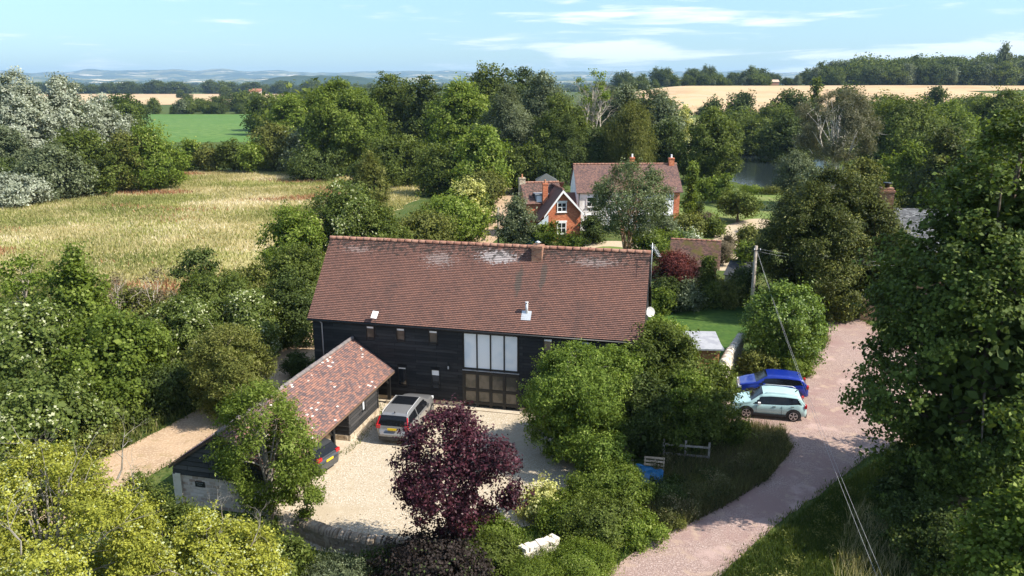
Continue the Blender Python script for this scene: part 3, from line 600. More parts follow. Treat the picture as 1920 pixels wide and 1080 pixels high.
laurel_tree|grey-green bushy tree left of the white-trunked eucalyptus|tree|1520|312|98|80|greygreen|dome|base=.03,lob=30,ls=.36
brown_tree|brown-green tree below the white-trunked eucalyptus, by the brick chimney|tree|1610|300|102|110|olive|dome|base=.03,lob=34,ls=.38
background_tree|broad green tree right of the eucalyptus|tree|1690|185|165|170|mid|dome|base=.03,lob=50
background_tree|yellowish-green tree behind the brick chimney|tree|1720|265|110|120|bright|dome|base=.03,lob=40,ls=.4
background_tree|dark brown-green tree left of the enormous lime|tree|1770|235|95|130|yew|dome|base=.03,lob=40,ls=.36
background_tree|green tree above the enormous lime at the right edge|tree|1880|170|200|120|mid|dome|base=.03,lob=34
background_tree|pale yellow-green tree behind the broad one, upper right|tree|1775|192|185|110|bright|dome|base=.03,lob=34
background_tree|dark tree with a pointed tip above the eucalyptus|tree|1527|146|280|30|mid|cone|base=.02,lob=20
background_tree|dark oak just above and right of the eucalyptus crown|tree|1585|160|270|75|dark|dome|base=.03,lob=30
background_tree|wide dark oak upper right with the straw field behind it|tree|1655|178|245|110|mid|dome|base=.03,lob=34
background_tree|dark oak left of the eucalyptus crown|tree|1478|168|265|90|dark|dome|base=.03,lob=34
background_tree|bushy tree below the oak left of the eucalyptus|tree|1455|200|235|100|mid|dome|base=.03,lob=34
background_tree|small dark tree standing against the straw field, upper right|tree|1752|160|330|46|dark|dome|base=.03,lob=20
background_tree|mid-green tree upper right beyond the yellowish one|tree|1830|178|240|110|mid|dome|base=.03,lob=30
field_oak|lone round oak on the pasture below the straw field|tree|1337|180|330|36|dark|dome|base=.06,lob=20
field_oak|double-crowned oak on the pasture right of the lone round one|tree|1390|172|325|58|dark|dome|base=.06,lob=26
yellow_tree|small yellow-leaved tree right of the central wood|tree|1283|198|230|26|variegated|dome|base=.05,lob=14,cover=1
'''
def run_veg(txt, group=None):
    for ln in txt.strip().split('\n'):
        if ln.startswith('#') or not ln.strip(): continue
        f = ln.split('|'); kw = {}
        if len(f) > 9 and f[9].strip(): kw = eval('dict('+f[9]+')')
        tree(f[0], f[1], f[2], float(f[3]), float(f[4]), float(f[5]), float(f[6]), 'leaf_'+f[7], f[8], **kw)
m_bark_white = mat('white_bark', (.62, .57, .5), .85, .2, noise=[(4, (.45, .38, .3), .5, .62)])
for k_, v_ in dict(white_bark=m_bark_white, brown_bark=m_bark, pale_bark=m_bark_pale, grey_bark=m_bark_grey, peeling_bark=m_bark_red).items(): MATS[k_] = v_
run_veg(VEG)
# ---- the central wood, meadow edges, far trees
VEG2 = '''
oak_tree|big bright green oak at the left end of the central wood|tree|640|152|168|190|bright|dome|base=.03,lob=70,lobr=.2,cover=1.9
oak_tree|rounded green oak top rising behind the big bright one|tree|735|138|200|110|mid|dome|base=.03,lob=40
oak_tree|lower mid-green tree spreading right of the big bright oak|tree|745|255|150|130|mid|dome|base=.03,lob=40
ash_tree|dark ash crown in the central wood, left of the tallest group|tree|800|140|195|90|dark|dome|base=.03,lob=40
oak_tree|broad yellow-green oak crown in the middle of the central wood|tree|865|152|182|130|yellowgreen|dome|base=.03,lob=50
oak_tree|tallest dark green tree crown of the central wood|tree|925|118|215|110|mid|dome|base=.03,lob=50
oak_tree|tall green crown right of the tallest one|tree|985|126|210|90|dark|dome|base=.03,lob=44
whitebeam_tree|tall silvery-green crown on the right shoulder of the wood|tree|1020|135|190|110|greygreen|dome|base=.03,lob=50
whitebeam_tree|pale green crown below the silvery one|tree|1050|175|165|100|mid|dome|base=.03,lob=44
pine_tree|dark blue-green pine with open tiers in the middle of the wood|tree|950|160|165|85|greygreen|plume|base=.15,lob=30,asp=.25,up=.8
pine_tree|slim dark pine behind the brick cottage|tree|1062|215|150|60|dark|plume|base=.1,lob=24,asp=.25,up=.8
oak_tree|bright yellow-green round tree in front of the wood near the lane|tree|905|236|134|110|yellowgreen|dome|base=.03,lob=44,ls=.5
hazel_bush|green bushy tree left of the round yellow-green one|tree|822|272|135|90|mid|dome|base=.02,lob=30
hazel_bush|grey-green bushy tree right of the round yellow-green one|tree|985|272|138|90|mid|dome|base=.02,lob=34
hazel_bush|darker bushy tree behind the summer house|tree|1035|285|135|70|dark|dome|base=.02,lob=30
dead_tree|bare grey-branched tree with mistletoe balls on the skyline|tree|1110|132|174|84|yellowgreen|vase|stems=6,base=.5,lob=12,lobr=.14,gap=.8,cover=.5,open_=1,bark='pale_bark',limbs=12,twig=2,bare=26,trunk_r=.3
oak_tree|grey-green crown right of the bare skyline tree|tree|1170|158|190|90|greygreen|dome|base=.03,lob=40
oak_tree|mid-green crown at the right end of the central wood|tree|1228|168|185|90|greygreen|dome|base=.03,lob=40
oak_tree|green crown between the pale crown and the bare skyline tree|tree|1085|205|176|60|mid|dome|base=.03,lob=34
willow_tree|drooping olive-green willow behind the white house|tree|1182|190|150|100|olive|dome|base=.05,lob=40,droop=1.2,asp=.22,up=0
oak_tree|dark tree at the right end of the wood beside the willow|tree|1245|225|160|70|dark|dome|base=.03,lob=34
oak_tree|dark green tree right behind the white house's chimneys|tree|1118|240|155|80|dark|dome|base=.03,lob=34
hawthorn_tree|yellowish green tree left of the big bright oak|tree|545|180|205|90|yellowgreen|dome|base=.03,lob=34
hawthorn_tree|dark tree at the far left of the wood|tree|490|182|300|60|dark|dome|base=.03,lob=24
hawthorn_tree|brown-olive bushy tree at the right corner of the green field|tree|515|232|176|88|olive|dome|base=.03,lob=34
hawthorn_tree|greyish tree left of the big bright oak|tree|570|238|166|80|greygreen|dome|base=.03,lob=30
hawthorn_tree|dark low bush under the big bright oak|bush|585|285|158|100|dark|shrub|lob=24
hawthorn_bush|yellow-green round bush at the back of the meadow|bush|353|262|173|46|yellowgreen|shrub|lob=16
hawthorn_bush|dark low bush at the back of the meadow|bush|395|272|173|50|olive|shrub|lob=16
hawthorn_bush|mid-green bush at the back of the meadow, left of the olive bushes|bush|435|265|172|60|mid|shrub|lob=18
hawthorn_bush|bright bush at the back of the meadow near the oaks|bush|472|268|170|50|yellowgreen|shrub|lob=18
hawthorn_bush|green bush at the back right of the meadow|bush|690|300|145|70|dark|shrub|lob=18
poplar_tree|silver-white poplar at the far left edge, the largest|tree|40|132|150|150|silver|dome|base=.05,lob=50,lobr=.22,limbs=14,bark='pale_bark',cover=1.4
poplar_tree|silver-white poplar second from the left edge|tree|125|142|158|130|silver|dome|base=.05,lob=44,lobr=.22,limbs=12,bark='pale_bark',cover=1.4
poplar_tree|smaller grey-white poplar right of the two large ones|tree|195|178|168|100|silver|dome|base=.05,lob=36,lobr=.24,limbs=10,bark='pale_bark',cover=1.4
poplar_tree|small white-leaved poplar next to the green field|tree|232|228|165|46|silver|dome|base=.05,lob=18
poplar_tree|grey poplar sucker at the left edge below the large ones|tree|15|235|140|80|greygreen|dome|base=.05,lob=26
silver_bush|low white-leaved poplar scrub at the left edge of the meadow|bush|30|328|124|125|silver|shrub|lob=30,ls=.42
alder_tree|dark olive-green alder in front of the white poplars, left|tree|160|243|136|130|mid|dome|base=.03,lob=44,ls=.5
alder_tree|olive-green alder in front of the white poplars, middle|tree|235|250|140|90|olive|dome|base=.03,lob=34
alder_tree|green feathery alder at the right end of the poplar group|tree|285|236|142|100|yellowgreen|dome|base=.03,lob=40
alder_tree|grey-green low tree below the white poplars|tree|95|272|130|110|greygreen|dome|base=.02,lob=34,ls=.45
alder_tree|dark low bush under the white poplars at the left edge|bush|15|300|130|90|dark|shrub|lob=24
hedgerow_oak|dark rounded oak left of the green field|tree|235|180|330|70|dark|dome|base=.04,lob=26
hedgerow_oak|bright-topped oak at the left corner of the green field|tree|240|188|290|56|mid|dome|base=.04,lob=24
'''
run_veg(VEG2)
# far trees: one mesh of each kind, copied
def proto(name, leaf, shape, H, rx, seed, ls, **kw):
    rng = np.random.default_rng(seed); V, T, Lc = crown_arrays(rng, rx, rx, H*.05, H, shape, ls, **kw)
    cr_ = npmesh('crown', V, 4, T, MATS[leaf]); mb = MB(); branches(mb, rng, (0, 0, 0), (0, 0, H*.6), H*.03, [Vector(Lc[i]) for i in range(3)])
    tk = mb.build('trunk', MATS['brown_bark']); return [name, cr_, tk, H, rx, False]
PR = [proto('distant_tree', 'leaf_dark', 'dome', 12, 6.5, 51, .85, lob=26, lobr=.3, cover=1.6), proto('distant_tree', 'leaf_mid', 'dome', 13, 6, 52, .85, lob=26, lobr=.3, cover=1.6), proto('distant_tree', 'leaf_mid', 'broad', 11, 7, 53, .85, lob=26, lobr=.3, cover=1.6), proto('distant_tree', 'leaf_greygreen', 'dome', 13, 6, 54, .85, lob=26, lobr=.3, cover=1.6), proto('distant_tree', 'leaf_dark', 'broad', 12, 6.5, 55, .85, lob=26, lobr=.3, cover=1.6)]
rnd = random.Random(5)
def far_tree(x, y, h, label, group, k=None, sq=1.0):
    p = PR[rnd.randrange(5) if k is None else k]; s = h/p[3]
    root = thing('distant_tree', label, 'tree', (x, y, tz(x, y)-.4), rnd.uniform(0, 6.28), group); root.scale = (s*sq, s*sq, s)
    for src in (p[1], p[2]):
        if not p[5]: o = src
        else: o = src.copy(); C.objects.link(o)
        o.parent = root
        if src is p[2]: p[5] = True
ORD = 'leftmost,second,third,fourth,fifth,sixth,seventh,eighth,ninth,tenth,eleventh,rightmost'.split(',')
def row(x0, y0, x1, y1, n, h, label, group, jit=6, sq=(.9, 1.3), ks=None):
    lab0 = label
    for i in range(n):
        if 1 < n <= 12: label = (ORD[0]+' ' if i == 0 else 'rightmost ' if i == n-1 else ORD[i]+' from left, ')+lab0
        t = (i+.5)/n; sp_ = (abs(x1-x0)/n)*.45 if n <= 12 else jit; far_tree(x0+(x1-x0)*t+rnd.uniform(-1, 1)*min(jit, sp_), y0+(y1-y0)*t+rnd.uniform(-jit, jit)*.6, h*rnd.uniform(.7, 1.25), label, group, rnd.choice(ks) if ks else None, rnd.uniform(*sq))
row(-262, 512, -85, 512, 22, 7.5, 'tree in the dark hedgerow at the far end of the green field', 'hedgerow trees behind the green field', 5)
row(-255, 545, -90, 530, 7, 11, 'taller tree behind the hedgerow of the green field', 'taller trees behind the green field hedgerow', 10)
row(-300, 640, -150, 690, 7, 6.5, 'tree on the near edge of left straw field', 'trees on the near edge of the left straw field', 12)
for x_, y_, h_, l_ in ((-335, 840, 9, 'nearest'), (-352, 1000, 15, 'right-hand'), (-440, 1080, 11, 'left-hand')): far_tree(x_, y_, h_, l_+' lone dark tree standing on the left straw field', 'lone trees on the left straw field', 0)
row(-300, 1180, -190, 1050, 9, 13, 'tree at the right end of left straw field', 'trees at the right end of the left straw field', 30)
row(-180, 560, -60, 620, 16, 11, 'tree between the left straw field and the central wood', 'trees between the left straw field and the wood', 25)
row(-106, 330, -75, 330, 5, 12, 'dark tree at the right side of the green field', 'trees on the right side of the green field', 6)
row(-900, 1530, -250, 1530, 44, 20, 'tree in the dark line beyond the left straw field', 'trees beyond the left straw field', 22, (1.1, 1.8), [0, 1, 4])
# wood on the right hill
for dy, hh in ((0, 17), (16, 20), (36, 22), (60, 23)):
    n_ = 24
    for i in range(n_):
        t = (i+.5)/n_; x_ = 262+(t*268)+rnd.uniform(-5, 5); y_ = 672-40*t+dy
        far_tree(x_, y_, hh*rnd.uniform(.8, 1.1)*(.72+.28*min(1, t*5)), 'tree of the dense wood along the top of the right-hand hill', 'trees of the wood on the right-hand hill', None, rnd.uniform(.85, 1.2))
far_tree(398, 665, 33, 'pointed tree standing above the wood on the right-hand hill', 'pointed tree above the hill wood', 3, .4)
row(80, 662, 255, 690, 26, 8, 'tree in the hedgerow behind the right straw field', 'hedgerow trees behind the right straw field', 6)
row(90, 760, 290, 860, 20, 15, 'taller tree standing behind the right straw field hedgerow', 'taller trees behind the right straw field', 20, (.8, 1.2), [0, 1, 4])
row(50, 420, 66, 700, 8, 7, 'tree on the left edge of the right straw field', 'trees on the left edge of the right straw field', 5)
row(72, 396, 190, 424, 12, 4.5, 'low bush on the near edge of the right straw field', 'bushes on the near edge of the right straw field', 4, (1.0, 1.8))
row(190, 365, 330, 445, 22, 8.5, 'tree on the right below the straw field', 'trees on the right below the straw field', 12, (1, 1.4))
row(140, 290, 250, 330, 16, 10, 'tree in the green belt right of the field oaks', 'trees in the belt right of the field oaks', 12, (1, 1.4))
row(150, 235, 230, 245, 9, 12, 'tree behind the yellowish tree at the upper right', 'trees at the upper right behind the lime', 9, (1, 1.4))
row(62, 250, 100, 262, 6, 9, 'bushy tree on the pasture beyond the pond', 'bushy trees on the pasture behind the pond', 5, (1, 1.3))
row(-20, 255, 50, 240, 8, 17, 'tree at the back of the central wood', 'trees at the back of the central wood', 8, (1, 1.4))
row(-55, 215, -20, 225, 6, 14, 'tree at the back left of the central wood', 'trees at the back left of the central wood', 8, (1, 1.4))
# the wooded plain beyond: nobody could count these
rng = np.random.default_rng(77); n_ = 2600
D_ = 1650*np.exp(rng.uniform(0, 1.6, n_)); A_ = rng.uniform(-.75, .75, n_)
keep = np.array([mn.noise(Vector((a*D*.0022, D*.0016, 3))) > -.12 for a, D in zip(A_, D_)]); D_, A_ = D_[keep], A_[keep]
Vs, Ts = [], []
for D, a in zip(D_, A_):
    m = 46; s = D*.0046+4.5; P = rng.normal(0, 1, (m, 3)); P = unit(P)*rng.uniform(.6, 1, (m, 1))*np.array([s*1.5, s, s*.62]); P[:, 2] = np.abs(P[:, 2])+s*.1
    Vs.append(leaf_quads(rng, P+np.array([a*D, D, 0]), unit(P), s*.65, .8, .2, .4)); Ts.append(np.clip(rng.normal(.35, .15, m)+rng.uniform(-.2, .2), 0, 1))
props(npmesh('distant_woodland', np.concatenate(Vs), 4, np.concatenate(Ts), MATS['leaf_dark']), 'far-off dark woods and hedgerows on the plain below the hills', 'woodland', None, 'stuff')
# pale roofs of the far town and the straw hillock on the plain
sheet('far_pale_field', [Vector((-1500, 3300, 0)), Vector((-1220, 3300, 0)), Vector((-1500, 3900, 0)), Vector((-1850, 3900, 0))], 1, m_stubble)
# ---- grasses nobody could count
def blades(name, label, pts, hgt, wid, leafm, seed, lean=.5, patch=None):
    rng = np.random.default_rng(seed); P = np.asarray(pts, float); n = len(P); a = rng.uniform(0, PI, n); t = np.stack([np.cos(a), np.sin(a), np.zeros(n)], 1)
    h = hgt*rng.uniform(.5, 1.3, (n, 1)); w = wid*rng.uniform(.6, 1.4, (n, 1)); tip = P+rng.normal(0, lean, (n, 3))*h*.6*np.array([1, 1, 0])+np.array([0, 0, 1])*h
    V = np.stack([P-t*w*.5, P+t*w*.5, tip], 1).reshape(-1, 3)
    base_ = .5 if patch is None else .5+patch*np.array([mn.fractal(Vector((p[0]*.055, p[1]*.06, 7)), .8, 2.2, 4) for p in P])
    return props(npmesh(name, V, 3, np.clip(rng.normal(0, .16 if patch else .25, n)+base_, 0, 1), MATS[leafm]), label, 'grass', None, 'stuff')
def inpoly(P, poly):
    x, y = P[:, 0], P[:, 1]; ins = np.zeros(len(P), bool); n = len(poly); j = n-1
    for i in range(n):
        xi, yi, xj, yj = poly[i][0], poly[i][1], poly[j][0], poly[j][1]
        c = ((yi > y) != (yj > y)) & (x < (xj-xi)*(y-yi)/((yj-yi) or 1e-9)+xi); ins ^= c; j = i
    return ins
def scatter(poly, n, seed, excl=()):
    rng = np.random.default_rng(seed); A = np.array([[p[0], p[1]] for p in poly]); lo, hi = A.min(0), A.max(0)
    P = rng.uniform(lo, hi, (n, 2)); P = P[inpoly(P, poly)]
    for e in excl: P = P[~inpoly(P, e)]
    return np.column_stack([P, np.full(len(P), .01)])
leafmat('grass_straw', (.33, .31, .13), (.58, .50, .31), (.68, .60, .46), .4, .9, .1)
leafmat('grass_green', (.06, .085, .022), (.19, .20, .055), (.36, .32, .16), .3, .8, .1)
leafmat('grass_olive', (.17, .19, .06), (.36, .36, .13), (.5, .46, .25), .35, .9, .1)
leafmat('grass_verge', (.055, .085, .018), (.17, .20, .045), (.36, .32, .12), .35, .8, .1)
leafmat('grass_weed', (.045, .052, .022), (.17, .155, .07), (.34, .28, .16), .3, .9, .1)
leafmat('weed_brown', (.04, .05, .018), (.13, .13, .05), (.26, .22, .12), .3, .9, .1)
leafmat('grass_lush', (.05, .1, .015), (.13, .2, .04), (.25, .28, .1), .3, .8, .1)
leafmat('grass_red', (.22, .10, .05), (.40, .22, .12), (.4, .3, .2), .2, .9, .1)
mp_ = scatter(md, 170000, 21); nz_ = np.array([mn.noise(Vector((p[0]*.06, p[1]*.09, 0))) for p in mp_]); nz3 = np.array([mn.noise(Vector((p[0]*.05+9, p[1]*.12, 5))) for p in mp_])

redm = (nz3+np.random.default_rng(4).normal(0, .12, len(nz3)) > .36) & (mp_[:, 0] < -28); grm = (nz_+np.random.default_rng(3).normal(0, .16, len(nz_)) < -.03) & ~redm
blades('meadow_grass', 'tall dry straw-coloured grass covering the meadow', mp_[~redm & ~grm], .42, .2, 'grass_straw', 22, patch=.9)
blades('meadow_grass', 'green patches of grass among the dry meadow', mp_[grm], .36, .2, 'grass_olive', 23, patch=.7)
blades('dock_weeds', 'rust-red dock weeds in patches on the left of the meadow', mp_[redm], .5, .16, 'grass_red', 24)
vg = [tuple(p)[:2] for p in gp((1225, 1000), (1200, 930), (1240, 860), (1330, 812), (1400, 798), (1470, 812), (1484, 845), (1440, 900), (1350, 955), (1290, 985))]
blades('verge_grass', 'tall dry weedy grass on the verge between the thorn tree and the drive', scatter(vg, 40000, 25), .55, .04, 'grass_weed', 26, patch=.9)
blades('verge_grass', 'tall dry seed heads standing in the weedy verge', scatter(vg, 3500, 27), .7, .02, 'grass_olive', 28)
rv = [tuple(p)[:2] for p in gp((1320, 1110), (1400, 1040), (1490, 972), (1565, 915), (1640, 868), (1700, 835), (1800, 860), (1850, 1110))]
blades('verge_grass', 'green rough grass bank on the right side of the pink drive', scatter(rv, 80000, 29), .26, .04, 'grass_verge', 30, patch=.8)
blades('verge_grass', 'long dry grass stems at the lower right under the wires', scatter([tuple(p)[:2] for p in gp((1560, 1110), (1590, 960), (1720, 930), (1800, 1110))] , 4500, 31), .7, .022, 'grass_straw', 32)
bk = [tuple(p)[:2] for p in gp((-200, 700), (-60, 520), (120, 520), (330, 560), (520, 590), (590, 610), (560, 650), (400, 770), (210, 880), (60, 960), (-200, 1000))]
bkp = scatter(bk, 60000, 33); lanep = [tuple(p)[:2] for p in L_]+[tuple(p)[:2] for p in R_[::-1]]
bkp = bkp[~inpoly(bkp, lanep)]
blades('undergrowth', 'rough green undergrowth between the lane and the meadow', bkp, .6, .09, 'grass_green', 34)
def weeds(label, poly, n, hgt, leafm, seed, ls=.10, thr=-.05, excl=()):
    rng = np.random.default_rng(seed); P = scatter(poly, n, seed, excl)
    m = np.array([mn.fractal(Vector((p[0]*.55, p[1]*.55, seed)), .8, 2.0, 3) for p in P]); P = P[m > thr]; m = m[m > thr]; q = np.repeat(np.arange(len(P)), 14)
    off = rng.normal(0, .13, (len(q), 3)); z = rng.uniform(0, 1, len(q))**.7*hgt*np.clip(.35+m[q]*1.6, .2, 1.5); Q = P[q]+off; Q[:, 2] = np.maximum(z, .03)
    tn = np.clip(.5+.5*np.sin(P[q][:, 0]*1.7+seed)*np.cos(P[q][:, 1]*1.3)+rng.normal(0, .15, len(q)), 0, 1)
    return props(npmesh('weeds', leaf_quads(rng, Q, rng.normal(0, 1, (len(q), 3))*.6+np.array([0, 0, .6]), ls, .5, .4, .5), 4, tn, MATS[leafm]), label, 'weeds', None, 'stuff')
weeds('brown-green docks and nettles crowding the shaded verge', vg, 5200, .75, 'weed_brown', 61, .11)
weeds('low leafy weeds on the right bank of the pink drive', rv, 3000, .4, 'leaf_olive', 62, .09, .05)
weeds('nettles and brambles on the bank left of the lane', bk, 16000, 1.0, 'leaf_mid', 63, .15, -.1, (lanep,))
gd = [tuple(p)[:2] for p in gp((560, 1090), (640, 1045), (760, 1050), (880, 1015), (1010, 990), (1110, 965), (1180, 900), (1230, 870), (1330, 812), (1225, 1000), (1120, 1090))]
blades('undergrowth', 'weedy ground cover along the courtyard hedge', scatter(gd, 26000, 35), .35, .05, 'grass_lush', 36)
lrng = np.random.default_rng(91)
lp_ = np.concatenate([scatter([tuple(p)[:2] for p in dr], 5200, 92), scatter([tuple(p)[:2] for p in cy], 1500, 93), scatter(lanep, 1500, 94)]); lp_[:, 2] = .022
w_ = np.array([mn.noise(Vector((p[0]*.35, p[1]*.35, 2))) for p in lp_]); lp_ = lp_[w_ > .02]
leafmat('litter', (.10, .07, .03), (.30, .22, .10), (.30, .34, .10), .1, .9, .1)
props(npmesh('leaf_litter', leaf_quads(lrng, lp_+np.array([0, 0, .012]), np.tile([0, 0, 1.0], (len(lp_), 1)), .055, .7, 2, .3), 4, lrng.uniform(0, 1, len(lp_)), MATS['litter']), 'fallen leaves and scraps scattered over the gravel', 'leaf litter', None, 'stuff')
ed = []
for P_, seed_ in ((dr, 95), (cy, 96), ([Vector((p[0], p[1], 0)) for p in lanep], 97)):
    for i in range(len(P_)):
        a, b = P_[i], P_[(i+1) % len(P_)]; L0 = math.hypot(b[0]-a[0], b[1]-a[1])
        if L0 > 8: continue
        for _ in range(int(L0*55)):
            t = lrng.uniform(); ed.append((a[0]+(b[0]-a[0])*t+lrng.normal(0, .14), a[1]+(b[1]-a[1])*t+lrng.normal(0, .14), .01))
blades('edge_grass', 'ragged grass tufts growing along the gravel edges', ed, .16, .04, 'grass_verge', 98)
# ================================================================== buildings
roof_ramp = [(0, (.135, .078, .064)), (.35, (.185, .098, .076)), (.65, (.215, .11, .084)), (.9, (.245, .122, .088)), (1, (.29, .135, .085))]
m_tile = tile_mat('clay_tiles', roof_ramp, .18, .115, (.065, .042, .037), .009, contrast=.6,
    stain=[(.35, (.07, .055, .05), .52, .68, None, (1, .25, 1), .55), (5, (.06, .045, .04), .62, .7, None, (1, 1, 1), .6)],
    lichen=[(1.2, (.10, .085, .07), .5, .6, None, (1, .3, 1), .8, (12.5, 3.4, .55, 2.2)), (1.2, (.10, .085, .07), .5, .6, None, (1, .3, 1), .7, (13.9, 3.6, .4, 1.8)), (5.5, (.46, .41, .39), .50, .57, None, (1, 1.4, 1), .85, (11.0, 4.85, 2.4, .95)), (5.5, (.42, .36, .33), .62, .68, None, (1, 1.4, 1), .45, (7.4, 4.5, 3.2, 1.7)), (5.5, (.42, .36, .33), .61, .68, None, (1, 1.4, 1), .45, (16.8, 4.8, 4.5, 1.0)), (5.5, (.42, .36, .33), .62, .68, None, (1, 1.4, 1), .35, (2.0, 4.9, 3.2, .8)), (3.3, (.045, .04, .035), .53, .58, (3.2, 5.2), (1, 1, 1), .8), (7, (.45, .40, .33), .70, .74, None, (1, 1, 1), .6)])
m_tile_mix = tile_mat('mottled_tiles', [(0, (.12, .085, .085)), (.3, (.17, .115, .11)), (.5, (.24, .13, .105)), (.7, (.285, .145, .11)), (.9, (.33, .17, .125)), (.985, (.36, .19, .14)), (.997, (.55, .46, .4)), (1, (.62, .55, .5))], .18, .115, (.06, .045, .04), .006, stain=[(1.6, (.10, .085, .09), .56, .66, None, (1, 1, 1), .55)])
m_tile_house = tile_mat('brown_tiles', [(0, (.085, .055, .052)), (.5, (.15, .085, .072)), (1, (.22, .12, .09))], .18, .115, (.07, .05, .045), .006, stain=[(.8, (.22, .12, .05), .56, .7, None, (1, 1, 1), .6)])
m_tile_moss = tile_mat('mossy_tiles', [(0, (.085, .055, .045)), (.5, (.16, .09, .075)), (1, (.24, .13, .10))], .18, .115, (.06, .04, .035), .006, stain=[(.8, (.14, .12, .03), .46, .6, None, (1, 1, 1), .9)])
m_slate = tile_mat('grey_slates', [(0, (.12, .12, .125)), (.5, (.2, .2, .205)), (1, (.3, .3, .3))], .25, .115, (.06, .06, .06), .008)
m_brick = tile_mat('red_brick', [(0, (.42, .11, .045)), (.5, (.58, .165, .068)), (1, (.66, .25, .12))], .225, .075, (.34, .24, .18), .007, bumpd=.006)
m_brick_old = tile_mat('weathered_brick', [(0, (.22, .09, .055)), (.5, (.36, .15, .085)), (1, (.46, .24, .14))], .225, .075, (.3, .25, .2), .009, stain=[(3, (.36, .26, .15), .55, .66)])
m_brick_pink = tile_mat('salmon_brick', [(0, (.48, .24, .14)), (.5, (.58, .32, .19)), (1, (.66, .4, .26))], .225, .075, (.5, .38, .28), .006)
m_ridge = mat('ridge_clay', (.25, .12, .085), .85, .2, noise=[(3, (.32, .18, .13), .45, .6), (9, (.14, .07, .05), .55, .65)])
m_board0 = mat('black_weatherboard', (.02, .0195, .019), .6, .4, noise=[(2, (.036, .034, .032), .45, .65)], bump=(9, .3, .01))
m_board = tile_mat('black_boards', [(0, (.016, .0155, .015)), (.5, (.026, .025, .024)), (1, (.045, .042, .04))], 2.6, .19, (.003, .003, .003), .016, rough=.6, stain=[(1.5, (.012, .012, .012), .5, .62, None, (.4, 3, 1), .7)])
m_board_grey = tile_mat('faded_boards', [(0, (.028, .028, .028)), (.5, (.045, .043, .042)), (1, (.075, .07, .066))], 2.2, .19, (.004, .004, .004), .018, rough=.7)
m_board_grey0 = mat('faded_black_board', (.03, .03, .03), .75, .3, noise=[(2.2, (.055, .053, .05), .42, .66)], bump=(9, .4, .01))
m_black = mat('black_paint', (.012, .012, .012), .45, .4)
m_glass_dark = mat('dark_glass', (.02, .022, .025), .05, .8)
m_glass_warm = mat('warm_dark_glass', (.12, .10, .075), .12, .6, noise=[(1.3, (.06, .055, .04), .4, .6)])
m_blind = mat('pale_blind_glass', (.80, .84, .85), .12, .6, noise=[(.9, (.66, .74, .78), .4, .65, 2)])
m_stone = mat('rubble_stone', (.42, .33, .23), .95, .1, noise=[(3, (.55, .46, .34), .45, .55), (6, (.25, .19, .13), .55, .64)], bump=(5, .9, .08))
m_white = mat('white_paint', (.86, .85, .83), .6, .3)
m_render = mat('white_render', (.84, .83, .80), .85, .2, noise=[(1, (.66, .63, .58), .5, .7)])
m_cream = mat('cream_render', (.60, .53, .43), .85, .2, noise=[(1.5, (.48, .41, .32), .5, .66)])
m_lead = mat('lead', (.33, .34, .35), .5, .4, noise=[(4, (.24, .25, .26), .45, .6)])
m_galv = mat('galvanised_steel', (.62, .63, .63), .35, .5, .3)
m_terra = mat('terracotta', (.42, .19, .10), .8, .2)
m_wood = mat('cedar_boards', (.36, .17, .07), .7, .25, noise=[(3, (.27, .12, .05), .45, .6)])
m_greywood = mat('weathered_pole', (.34, .29, .24), .9, .15, noise=[(4, (.24, .2, .16), .45, .6), (12, (.42, .37, .32), .55, .66)])
m_pale_wood = mat('pale_timber', (.46, .36, .25), .9, .15, noise=[(5, (.36, .28, .19), .45, .6)])
def roof_slope(mb, P, U, V, lu, lv, row=.115, seed=0, v0=0.0, clip=None):
    """stepped courses of tiles. P eave corner, U along the eave, V up the slope; v in metres is kept in the UV"""
    P, U, V = Vector(P), Vector(U).normalized(), Vector(V).normalized(); N = U.cross(V)
    if N.z < 0: N = -N
    n = int(round(lv/row)); nu = max(1, int(lu/.8)); g = {}
    def wob(u, v): return .022*mn.noise(Vector((u*.5+seed, v*.5, seed)))+.008*mn.noise(Vector((u*2.2+seed, v*3, seed+4)))
    for j in range(n):
        va, vb = j*lv/n, (j+1)*lv/n
        for i in range(nu):
            ua, ub = i*lu/nu, (i+1)*lu/nu
            A, B_, C_, D_ = (P+U*ua+V*va+N*(.04+wob(ua, va)), P+U*ub+V*va+N*(.04+wob(ub, va)), P+U*ub+V*vb+N*(.0+wob(ub, vb)), P+U*ua+V*vb+N*(.0+wob(ua, vb)))
            off = .5*row*(j % 2)
            e0, e1 = j*row+.003+v0, (j+1)*row-.003+v0; uv = [(ua, e0), (ub, e0), (ub, e1), (ua, e1)]
            q = [A, B_, C_, D_]
            if (B_-A).cross(C_-A).dot(N) < 0: q, uv = q[::-1], uv[::-1]
            mb.face(q, uv)
            lo = [P+U*ua+V*va+N*wob(ua, va)-N*.0, P+U*ub+V*va+N*wob(ub, va), B_, A]
            mb.face(lo, [(ua, va+v0)]*4)
